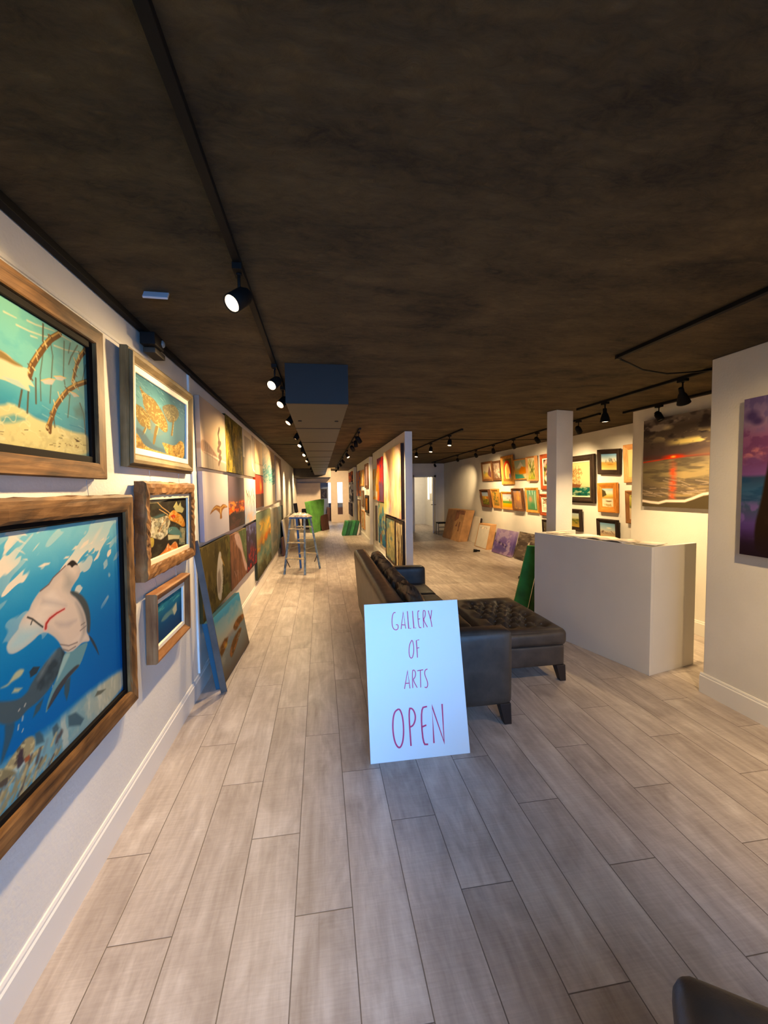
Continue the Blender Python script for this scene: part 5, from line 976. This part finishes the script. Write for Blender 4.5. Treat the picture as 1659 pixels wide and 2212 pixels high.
rframe('small dark framed picture just above the desk left of the column', 7.52, 7.0, .5, .87, .05, W_['ebony'], art_scene('dark', 13), 4)
rframe('large dark framed sailing ship picture right of the column', 6.86, 5.985, 1.225, 2.005, .095, W_['ebony'], art_scene('ship', 14), 2, .06, 'step', liners=[(.022, M['liner'], .03)])
rframe('tilted dark framed dunes and huts picture, top right', 5.905, 5.435, 1.67, 2.045, .07, W_['ebony'], art_scene('dunes', 15), 5, .05, roll=-3)
rframe('wide orange framed boat on a river picture', 5.885, 5.475, 1.10, 1.545, .085, W_['amber'], art_scene('boat', 16), 3, .05)
rframe('dark framed shore picture low beside the desk', 5.89, 5.44, .62, 1.0, .06, W_['ebony'], art_scene('shore', 17), 4, .05)
rframe('dark framed vineyard picture under the sailing ship', 6.8, 6.30, .745, 1.115, .07, W_['ebony'], art_scene('vineyard', 18), 4, .05)
rframe('pine framed cream picture half hidden by the sunset wall', 5.335, 4.85, 1.54, 2.07, .075, W_['pine'], art_scene('cream', 19), 3, .05)
rframe('pink brown framed garden picture half hidden by the sunset wall', 5.285, 4.85, .97, 1.43, .06, W_['oak'], art_scene('garden', 20), 3, .05)
canvas('hanging_canvas', 'sunset beach canvas with a red sun on the stub wall', 'canvas print', None, frame_matrix(SO+SD*(.2+.6)+SN*.003+Vector((0, 0, 1.262)), SD), 1.2, .958, .035, art_sunset())
canvas('hanging_canvas', 'purple sea and rock canvas at the right edge', 'canvas print', None, frame_matrix((2.697, 1.79, 1.05), (0, -1)), 1.0, .98, .036, art_purple())
pp = framed('framed_painting', 'small dark picture on the blue wall of the back room', 'framed painting', None, frame_matrix((.16, 20.898, 1.07), (1, 0)), .3, .46, .03, .03, WOODS['ebony'], art_plain((70, 70, 84), (110, 104, 110), 13))
# ------------------------------------------------------------------ sofa, ottoman
sofa = empty('leather_sofa', (.78, 3.575, 0)); tag(sofa, 'long dark brown leather sofa with loose back cushions behind the open sign', 'sofa')
O = Vector((.78, 3.575, 0))
def sp(name, mb, mat=None, smooth=True):
    o = mb.build(name, mat or M['leather'], sofa, smooth); o.matrix_parent_inverse = Matrix.Identity(4)
    return o
def rel(x0, x1, y0, y1, z0, z1): return ((x0+x1)/2-O.x, (y0+y1)/2-O.y, (z0+z1)/2), (x1-x0, y1-y0, z1-z0)
def soft(name, x0, x1, y0, y1, z0, z1, rad, puff, n=14, M_=None, fn=None, mat=None):
    c, s = rel(x0, x1, y0, y1, z0, z1); return sp(name, cushion(MB(), c, s, rad, puff, n, fn, M_), mat)
soft('base_frame', .46, 1.13, 2.44, 4.71, .125, .30, .03, .004)
lean = Matrix.Translation((.42-O.x, 0, .13)) @ Matrix.Rotation(R(-4.2), 4, 'Y') @ Matrix.Translation((-(.42-O.x), 0, -.13))
soft('backrest', .405, .545, 2.405, 4.745, .13, .815, .04, .004, 18, lean)
lip = MB(); lip.tube([lean @ Vector((.43-O.x, y-O.y, .745)) for y in (2.42, 3.2, 4.0, 4.73)], .006, 6)
ar = soft('armrest', .47, 1.17, 2.405, 2.545, .13, .605, .035, .008); soft('armrest', .47, 1.17, 4.605, 4.745, .13, .605, .035, .008)
ys = [2.55, 3.065, 3.58, 4.09, 4.60]
rs = random.Random(5)
for k in range(4):
    soft('seat_cushion', .60, 1.165, ys[k]+.004, ys[k+1]-.004, .29, .425, .045, .018)
    wob = [(rs.uniform(5, 11), rs.uniform(0, 6), rs.uniform(3, 8)) for _ in range(3)]
    fn = lambda a, b, w=wob: sum(.009*math.sin(q[0]*b+q[1]+q[2]*a) for q in w)
    tl = Matrix.Translation((.6-O.x, 0, .42)) @ Matrix.Rotation(R(-9), 4, 'Y') @ Matrix.Translation((-(.6-O.x), 0, -.42))
    soft('back_cushion', .575, .715, ys[k]+.002, ys[k+1]-.002, .425, .795, .06, .024, 18, tl, fn, M['softleather'])
sp('back_welt', lip, smooth=True)
def leg(parent, x, y, sx, sy, h=.135, mat=None):
    m = MB(); t, b = .038, .024; dx, dy = sx*.018, sy*.018
    m.hexa([(x+dx-b, y+dy-b, 0), (x+dx+b, y+dy-b, 0), (x+dx+b, y+dy+b, 0), (x+dx-b, y+dy+b, 0), (x-t, y-t, h), (x+t, y-t, h), (x+t, y+t, h), (x-t, y+t, h)])
    return m.build('leg', M['darkwood'], parent, bevel=.004)
for x, sx in ((.50, -1), (1.125, 1)):
    for y, sy in ((2.455, -1), (4.70, 1)): leg(sofa, x-O.x, y-O.y, sx, sy)

ott = empty('tufted_ottoman', (1.518, 3.38, 0)); tag(ott, 'dark brown leather ottoman with button tufted top between sofa and desk', 'ottoman')
btn = [(-.6+.4*i+(.2 if j % 2 else 0), -.66+.264*j) for j in range(6) for i in range(4 if j % 2 == 0 else 3)]
def tuft(a, b):
    h = 0
    for (p, q) in btn:
        d2 = ((a-p)/.15)**2+((b-q)/.105)**2; h -= .062*math.exp(-d2)
    for (p, q) in btn:      # pleats running between the buttons
        for (u, v) in ((.2, .264), (-.2, .264)):
            if abs(p+u) > .75 or abs(q+v) > .75: continue
            t = ((a-p)*u+(b-q)*v)/(u*u+v*v)
            if 0 < t < 1:
                dd = abs((a-p)*v-(b-q)*u)/math.hypot(u, v); h -= .024*math.exp(-(dd/.03)**2)
    return h
cushion(MB(), (0, 0, .345), (.66, 1.0, .13), .045, .022, 64, tuft).build('tufted_top', M['leather'], ott, True)
cushion(MB(), (0, 0, .205), (.63, .96, .165), .02, .004, 12).build('base_frame', M['leather'], ott, True)
for (p, q) in btn:
    MB().lathe([(.001, .008), (.008, .006), (.012, 0), (.001, -.004)], 10, Matrix.Translation((math.copysign(1, p)*abs(p)*.33, q*.5, .405))).build('button', M['leather'], ott, True)
for x, sx in ((-.275, -1), (.285, 1)):
    for y, sy in ((-.44, -1), (.44, 1)): leg(ott, x, y, sx, sy, .125)

st = empty('leather_stool', (0, 0, 0)); tag(st, 'dark leather stool corner at the bottom right, nearest the camera', 'stool')
sm = Matrix.Translation((.722, .742, .03)) @ Matrix.Rotation(R(-35), 4, 'Z')
cushion(MB(), (.3, -.3, .40), (.6, .6, .11), .04, .012, 14, None, sm).build('seat', M['leather'], st, True)
cushion(MB(), (.3, -.3, .235), (.57, .57, .22), .02, .004, 10, None, sm).build('base_frame', M['leather'], st, True)
for x, sx in ((.06, -1), (.54, 1)):
    for y, sy in ((-.54, -1), (-.06, 1)):
        q = sm @ Vector((x, y, 0)); leg(st, q.x, q.y, 0, 0, .16)

# ------------------------------------------------------------------ sign
sg = empty('open_sign', mat=frame_matrix((.521, 2.181, .001), (1, 0), R(-14.83))); tag(sg, 'white sign board lettered GALLERY OF ARTS OPEN in red, leaning on the sofa', 'sign')
MB().box(-.2835, .2835, 0, .851, -.008, 0).build('board', M['sign'], sg, bevel=.0015)
LETTERS = {'GALLERY': (1, 2, 1, 1, 2, 1, 2), 'OF': (1, 2), 'ARTS': (2, 1, 2, 1), 'OPEN': (1, 1, 2, 1)}
for word, strokes in STROKES.items():
    w = .0085 if word == 'OPEN' else .0048; si = 0
    for cnt in LETTERS[word]:
        m = MB()
        for st_ in strokes[si:si+cnt]:
            pts = [Vector((x-.521, y)) for x, y in st_]
            if len(pts) > 3 and not (word == 'OPEN' and si == 4):        # round the pen path
                for _ in range(2):
                    q = [pts[0]]
                    for i in range(len(pts)-1): q += [pts[i].lerp(pts[i+1], .25), pts[i].lerp(pts[i+1], .75)]
                    pts = q+[pts[-1]]
            V = []
            for i, p_ in enumerate(pts):       # one continuous ribbon per pen stroke
                d = (pts[min(i+1, len(pts)-1)]-pts[max(i-1, 0)]).normalized(); n = Vector((-d.y, d.x))*w/2
                if 0 < i < len(pts)-1:
                    c_ = (pts[i]-pts[i-1]).normalized().dot((pts[i+1]-pts[i]).normalized()); n = n/max(.35, math.sqrt(max(0, (1+c_)/2)))
                V += [(*(p_-n), 0), (*(p_+n), 0), (*(p_-n), .0012), (*(p_+n), .0012)]
            k = len(pts); F = [(0, 1, 3, 2), (4*k-4, 4*k-2, 4*k-1, 4*k-3)]
            for i in range(k-1):
                a, b = 4*i, 4*i+4; F += [(a+2, b+2, b+3, a+3), (a, a+1, b+1, b), (a, b, b+2, a+2), (a+1, a+3, b+3, b+1)]
            m.add(V, F)
        m.build('letter', M['ink'], sg); si += cnt

# ------------------------------------------------------------------ desk
ca = math.atan2(1.225, -.305)                          # the front panel runs back to the left
desk = empty('reception_desk', (2.525, 2.855, 0), ca-math.pi/2); tag(desk, 'plain white reception desk standing below the column', 'desk')
T = .03; Lc, Dp, Hc = 1.262, .545, 1.02
MB().box(0, T, 0, Lc, 0, Hc).build('front_panel', M['counter'], desk, bevel=.002)
MB().box(T, Dp, 0, T, 0, Hc).build('end_panel', M['counter'], desk, bevel=.002)
MB().box(T, Dp, Lc-T, Lc, 0, Hc).build('end_panel', M['counter'], desk, bevel=.002)
MB().box(T, .26, T, Lc-T, Hc-.024, Hc-.004).build('top_ledge', M['counter'], desk)
MB().box(T, .5, T, Lc-T, .72, .745).build('work_surface', M['counter'], desk)
DM = Matrix.Translation((2.525, 2.855, 0)) @ Matrix.Rotation(ca-math.pi/2, 4, 'Z')
def sheet(name, label, cx, cy, w, d, rot, z, mat, curl=0.0, n=8, cat='paper'):
    m = MB(); vs = []
    for j in range(3):
        for i in range(n+1):
            x = (i/n-.5)*w; y = (j/2-.5)*d
            vs.append((x, y, curl*(abs(math.sin(i/n*math.pi*2))+.3*math.sin(i*1.7))))
    fs = [(j*(n+1)+i, j*(n+1)+i+1, (j+1)*(n+1)+i+1, (j+1)*(n+1)+i) for j in range(2) for i in range(n)]
    m.add(vs, fs); o = m.build(name, mat, smooth=True)
    so = o.modifiers.new('thick', 'SOLIDIFY'); so.thickness = .004; so.offset = 1
    o.matrix_world = DM @ Matrix.Translation((cx, cy, z)) @ Matrix.Rotation(R(rot), 4, 'Z'); return tag(o, label, cat)
sheet('open_magazine', 'open magazine with curling pages on the desk near its right corner', .12, .46, .44, .21, 86, Hc+.001, M['paperprint'], .012, cat='magazine')
sheet('paper_sheet', 'cream paper sheet beside the magazine at the desk corner', .17, .13, .2, .17, 12, Hc+.001, M['paper'], .004)
sheet('paper_sheet', 'cream paper sheet in the middle of the desk top', .15, .80, .20, .27, 80, Hc+.001, M['paper'], .003)
sheet('paper_pad', 'small pale pad on the desk close to the column', .15, 1.08, .14, .2, 84, Hc+.001, M['paperprint'], .001)

# green sheets leaning behind the desk
def slab(name, label, cat, p, t, mat, group=None):
    """p: bottom-left, bottom-right, top-right, top-left of the face; t: thickness vector"""
    p = [Vector(q) for q in p]; t = Vector(t); c = (p[0]+p[1])/2
    m = MB().hexa([q-c for q in (p[0], p[1], p[1]+t, p[0]+t, p[3], p[2], p[2]+t, p[3]+t)])
    o = m.build(name, mat, bevel=.004); o.location = c; return tag(o, label, cat, group)
slab('green_foam_panel', 'tall green foam panel leaning against the back of the desk, front sheet', 'panel', [(2.21, 4.60, 0), (2.36, 4.52, 0), (2.385, 4.235, .84), (2.25, 4.29, .85)], (.02, .05, 0), M['green'])
slab('green_foam_panel', 'darker green foam panel wedged behind the front green sheet at the desk', 'panel', [(2.365, 4.49, 0), (2.56, 4.52, 0), (2.565, 4.25, .83), (2.392, 4.205, .84)], (.01, .05, 0), M['greendk'])

# ------------------------------------------------------------------ step ladder
lad = empty('step_ladder', (-.36, 7.75, 0)); tag(lad, 'paint splashed blue step ladder standing in the hall', 'ladder')
LOv = Vector((-.36, 7.75, 0)); ax = Vector((.37, -.137, 0)).normalized()
f1, f2, g1, g2 = Vector((-.668, 7.545, 0)), Vector((-.30, 7.411, 0)), Vector((-.405, 8.10, 0)), Vector((-.041, 7.965, 0))
tp = lambda q, k: Vector((-.37+ax.x*k, 7.70+ax.y*k, .985))+q
tf1, tf2, tg1, tg2 = tp(Vector((-.05, -.09, 0)), -.135), tp(Vector((-.05, -.09, 0)), .135), tp(Vector((.05, .09, 0)), -.135), tp(Vector((.05, .09, 0)), .135)
for nm, a, b, mt in (('front_rail', f1, tf1, 'bluepaint'), ('front_rail', f2, tf2, 'bluepaint'), ('rear_rail', g1, tg1, 'bluedeep'), ('rear_rail', g2, tg2, 'bluepaint')):
    MB().bar(a-LOv, b-LOv, .028, .044, ax).build(nm, M[mt], lad, bevel=.004)
for a, b, ta, tb in ((f1, f2, tf1, tf2), (g1, g2, tg1, tg2)):
    for z in (.28, .56, .80) if a is f1 else (.30, .58, .82):
        k = z/.985; p, q = a.lerp(ta, k)-LOv, b.lerp(tb, k)-LOv
        MB().bar(p, q, .06, .024, (ax.y, -ax.x, 0)).build('tread' if a is f1 else 'cross_bar', M['rung'], lad, bevel=.003)
mm = Matrix.Translation((-.37-LOv.x, 7.70-LOv.y, 0)) @ Matrix.Rotation(math.atan2(ax.y, ax.x), 4, 'Z')
MB().box(-.175, .175, -.12, .12, .985, 1.012, mm).build('top_shelf', M['bluedeep'], lad, bevel=.004)
for a, b in ((f1.lerp(tf1, .45), g1.lerp(tg1, .45)), (f2.lerp(tf2, .45), g2.lerp(tg2, .45))):
    MB().bar(a-LOv, b-LOv, .014, .004, (0, 0, 1)).build('spreader', M['steel'], lad)
for a, b, z in ((f1, f2, .27), (g2, g1, .29)):
    p = a.lerp(tf1 if a is f1 else tg2, z); MB().bar(p-LOv, a.lerp(b, .28)-LOv+Vector((0, 0, .13)), .012, .01, (0, 0, 1)).build('brace', M['dark'], lad)
jr = random.Random(3); jm = MB()
n1, n2 = 18, 12; vs = []
for j in range(n2+1):
    for i in range(n1+1):
        u, v = i/n1-.5, j/n2-.5; e = max(0, 1-(2*u)**2)*max(0, 1-(2*v)**2)
        vs.append(mm @ Vector((u*.36+jr.uniform(-.006, .006), v*.24+jr.uniform(-.006, .006), 1.014+e**.5*(.05+.04*jr.random()))))
jm.add([Vector(v)+LOv for v in vs], [(j*(n1+1)+i, j*(n1+1)+i+1, (j+1)*(n1+1)+i+1, (j+1)*(n1+1)+i) for j in range(n2) for i in range(n1)])
o = jm.build('crumpled_plastic', M['plasticwrap']); tag(o, 'crumpled pale plastic sheeting on top of the step ladder', 'plastic sheet')

# ------------------------------------------------------------------ far hall things
slab('wrapped_board', 'tall panel wrapped in bright green, leaning at the end of the hall', 'panel', [(-.245, 14.6, 0), (.075, 15.75, 0), (.135, 15.85, 1.15), (-.43, 14.68, 1.08)], (-.13, .05, .0), M['greenlt'])
slab('brown_board', 'reddish brown panel leaning on the tall green wrapped panel', 'panel', [(.06, 15.3, 0), (.31, 15.9, 0), (.245, 15.95, .585), (-.03, 15.35, .535)], (-.04, .02, 0), M['redbrown'])
for k in range(4):
    x = .665+k*.115
    slab('green_foam_panel', '%s of four green foam panels leaning in a row against the hall partition' % ('leftmost', 'second', 'third', 'rightmost')[k], 'panel',
         [(x, 13.5, 0), (x+.107, 13.5, 0), (x+.107+.12, 13.55, .455), (x+.12, 13.55, .46)], (0, .5, 0), M['green'] if k % 2 == 0 else M['greendk'], 'green foam panels by the hall partition')
slab('white_board', 'small white panel beside the row of green foam panels', 'panel', [(1.14, 13.52, 0), (1.2, 13.52, 0), (1.262, 13.57, .4), (1.245, 13.57, .42)], (0, .45, 0), M['foamwhite'])
cb = MB().box(.28, 1.15, 20.3, 20.85, .02, .64).build('dark_cabinet', M['redbrown'], bevel=.006); tag(cb, 'low dark red brown cabinet in the back room under the bright windows', 'cabinet')

# ------------------------------------------------------------------ things leaning on the right wall
box = empty('cardboard_box', (3.7, 11.67, 0)); tag(box, 'large flat brown cardboard box leaning on the right wall near the door', 'box')
p = [Vector(q)-Vector((3.7, 11.67, 0)) for q in ((3.665, 12.305, 0), (3.74, 11.03, 0), (3.965, 11.03, .865), (3.90, 12.42, .86))]; t = Vector((.28, .06, 0))
MB().hexa([p[0], p[1], p[1]+t, p[0]+t, p[3], p[2], p[2]+t, p[3]+t]).build('carton', M['cardboard'], box, bevel=.006)
n = -(p[1]-p[0]).cross(p[3]-p[0]).normalized(); n = n if n.x < 0 else -n
def patch(u0, u1, v0, v1, e=.003):
    f = lambda u, v: (p[0].lerp(p[1], u)).lerp(p[3].lerp(p[2], u), v)
    q = [f(u0, v0), f(u1, v0), f(u1, v1), f(u0, v1)]; m = MB(); m.hexa(q+[x+n*e for x in q]); return m
patch(.52, .72, .46, .98).build('tape_strip', M['cardboarddk'], box); patch(.62, .98, .86, .995, .004).build('torn_flap', M['cardboarddk'], box)
patch(.80, .86, .32, .62, .004).build('tape_strip', M['cardboarddk'], box)
ws = slab('white_sheet', 'white foam sheet leaning on the right wall, right of the cardboard box', 'sheet', [(4.08, 11.25, 0), (4.13, 10.72, 0), (4.262, 10.75, .69), (4.235, 11.3, .70)], (.02, .0, 0), M['foamwhite'])
slab('dark_board', 'narrow dark board leaning behind the white foam sheet', 'board', [(4.17, 10.70, 0), (4.18, 10.62, 0), (4.275, 10.64, .66), (4.262, 10.72, .67)], (.015, 0, 0), M['dark'])
tr = empty('cardboard_tray', (3.9, 9.83, 0)); tag(tr, 'white board packed in an open cardboard tray leaning on the right wall', 'packed board')
p = [Vector(q)-Vector((3.9, 9.83, 0)) for q in ((3.885, 10.2, 0), (3.91, 9.46, 0), (4.06, 9.52, .60), (4.04, 10.24, .585))]; t = Vector((.15, .03, .0))
MB().hexa([p[0], p[1], p[1]+t, p[0]+t, p[3], p[2], p[2]+t, p[3]+t]).build('tray', M['cardboard'], tr, bevel=.004)
n = (p[1]-p[0]).cross(p[3]-p[0]).normalized(); n = n if n.x < 0 else -n
patch(.07, .93, .03, .93, .004).build('white_face', M['foamwhite'], tr); patch(.2, .86, .78, .86, .006).build('printed_strip', M['paperprint'], tr)
m, L = lean_matrix((3.905, 9.156), (3.955, 8.30), 16)
canvas('wrapped_canvas', 'lilac purple canvas leaning on the right wall', 'canvas print', None, m @ Matrix.Translation((0, .01, -.06)), L, .56, .06, art_lilac())
m, L = lean_matrix((4.0, 8.22), (4.03, 7.2), 14)
canvas('wrapped_canvas', 'dark grey canvas leaning on the right wall beyond the green panels', 'canvas print', None, m @ Matrix.Translation((0, .01, -.05)), L, .57, .05, art_graphite())
stl = empty('step_stool', (3.85, 13.0, 0)); tag(stl, 'low metal step stool with dark top beside the open door', 'stool')
MB().box(-.15, .17, -.15, .15, .36, .40).build('seat', M['blackflat'], stl, bevel=.006)
for x in (-.14, .16):
    for y in (-.13, .13): MB().bar((x*1.02, y*1.1, 0), (x, y, .36), .022, .022).build('leg', M['steel'], stl)
for z in (.12, .24): MB().box(-.14, .16, -.15, -.13, z, z+.02).build('cross_bar', M['steel'], stl)
lm = Matrix.Translation((3.52, 9.18, .04)) @ Matrix.Rotation(R(-20), 4, 'Z') @ Matrix.Rotation(R(-88), 4, 'Y')
hd = empty('loose_lamp_head', (0, 0, 0)); tag(hd, 'black lamp head lying loose on the floor before the cardboard tray', 'lamp')
MB().lathe([(.001, -.11), (.02, -.108), (.022, -.05), (.03, -.035), (.036, .03), (.036, .04), (.03, .04), (.026, 0), (.001, 0)], 18, lm).build('shade', M['blackflat'], hd, True)
MB().lathe([(.034, .038), (.038, .038), (.038, .046), (.034, .046), (.034, .038)], 18, lm).build('rim', M['steel'], hd, True)
cp = MB().lathe([(.001, 0), (.028, 0), (.03, .03), (.02, .045), (.001, .05)], 14).build('black_cap', M['blackflat'], smooth=True); cp.location = (3.2, 6.34, 0); tag(cp, 'tiny black cap on the floor left of the green panels', 'cap')
ps = MB().box(-.09, .09, -.02, .02, 0, .004).build('paper_scrap', M['paper']); ps.location = (3.28, 9.55, 0); ps.rotation_euler.z = R(20); tag(ps, 'white paper scrap on the floor near the loose lamp head', 'paper')

# ------------------------------------------------------------------ light
def area(name, loc, rot, sx, sy, e, col, spread=180):
    l = bpy.data.lights.new(name, 'AREA'); l.shape = 'RECTANGLE'; l.size = sx; l.size_y = sy; l.energy = e; l.color = col; l.spread = R(spread)
    o = link(bpy.data.objects.new(name, l)); o.location = loc; o.rotation_euler = rot; return o
# daylight through the shop front behind the camera
area('daylight', (.30, -1.65, 1.15), (R(84), 0, R(5)), 1.9, 1.7, 32, (.13, .43, 1.0), 64)
area('daylight', (1.0, -1.6, 2.2), (R(38), 0, R(-4)), 3.0, .5, 21, (.42, .64, 1.0), 120)      # sky light falling in steeply
# daylight of the back room windows, and an added fill to brighten the side room
area('back_room_daylight', (.6, 20.7, 1.5), (R(-90), 0, 0), .9, 1.0, 10, (.72, .84, 1.0))
l = bpy.data.lights.new('side_room_fill', 'POINT'); l.energy = 42; l.color = (1, .82, .56); l.shadow_soft_size = .12
lo = link(bpy.data.objects.new('side_room_fill', l)); lo.location = (3.4, 15.6, 2.1)
w = bpy.data.worlds.new('sky'); S.world = w; w.use_nodes = True
bg = w.node_tree.nodes['Background']; bg.inputs[0].default_value = (.42, .6, 1, 1); bg.inputs[1].default_value = .25

vs_ = S.view_settings
S.display_settings.display_device = 'sRGB'; vs_.view_transform = 'Standard'; vs_.look = 'None'; vs_.exposure = 0.08; vs_.gamma = 1; vs_.use_curve_mapping = False
try: S.cycles.sample_clamp_indirect = 6; S.cycles.max_bounces = 8; S.cycles.diffuse_bounces = 5
except Exception: pass
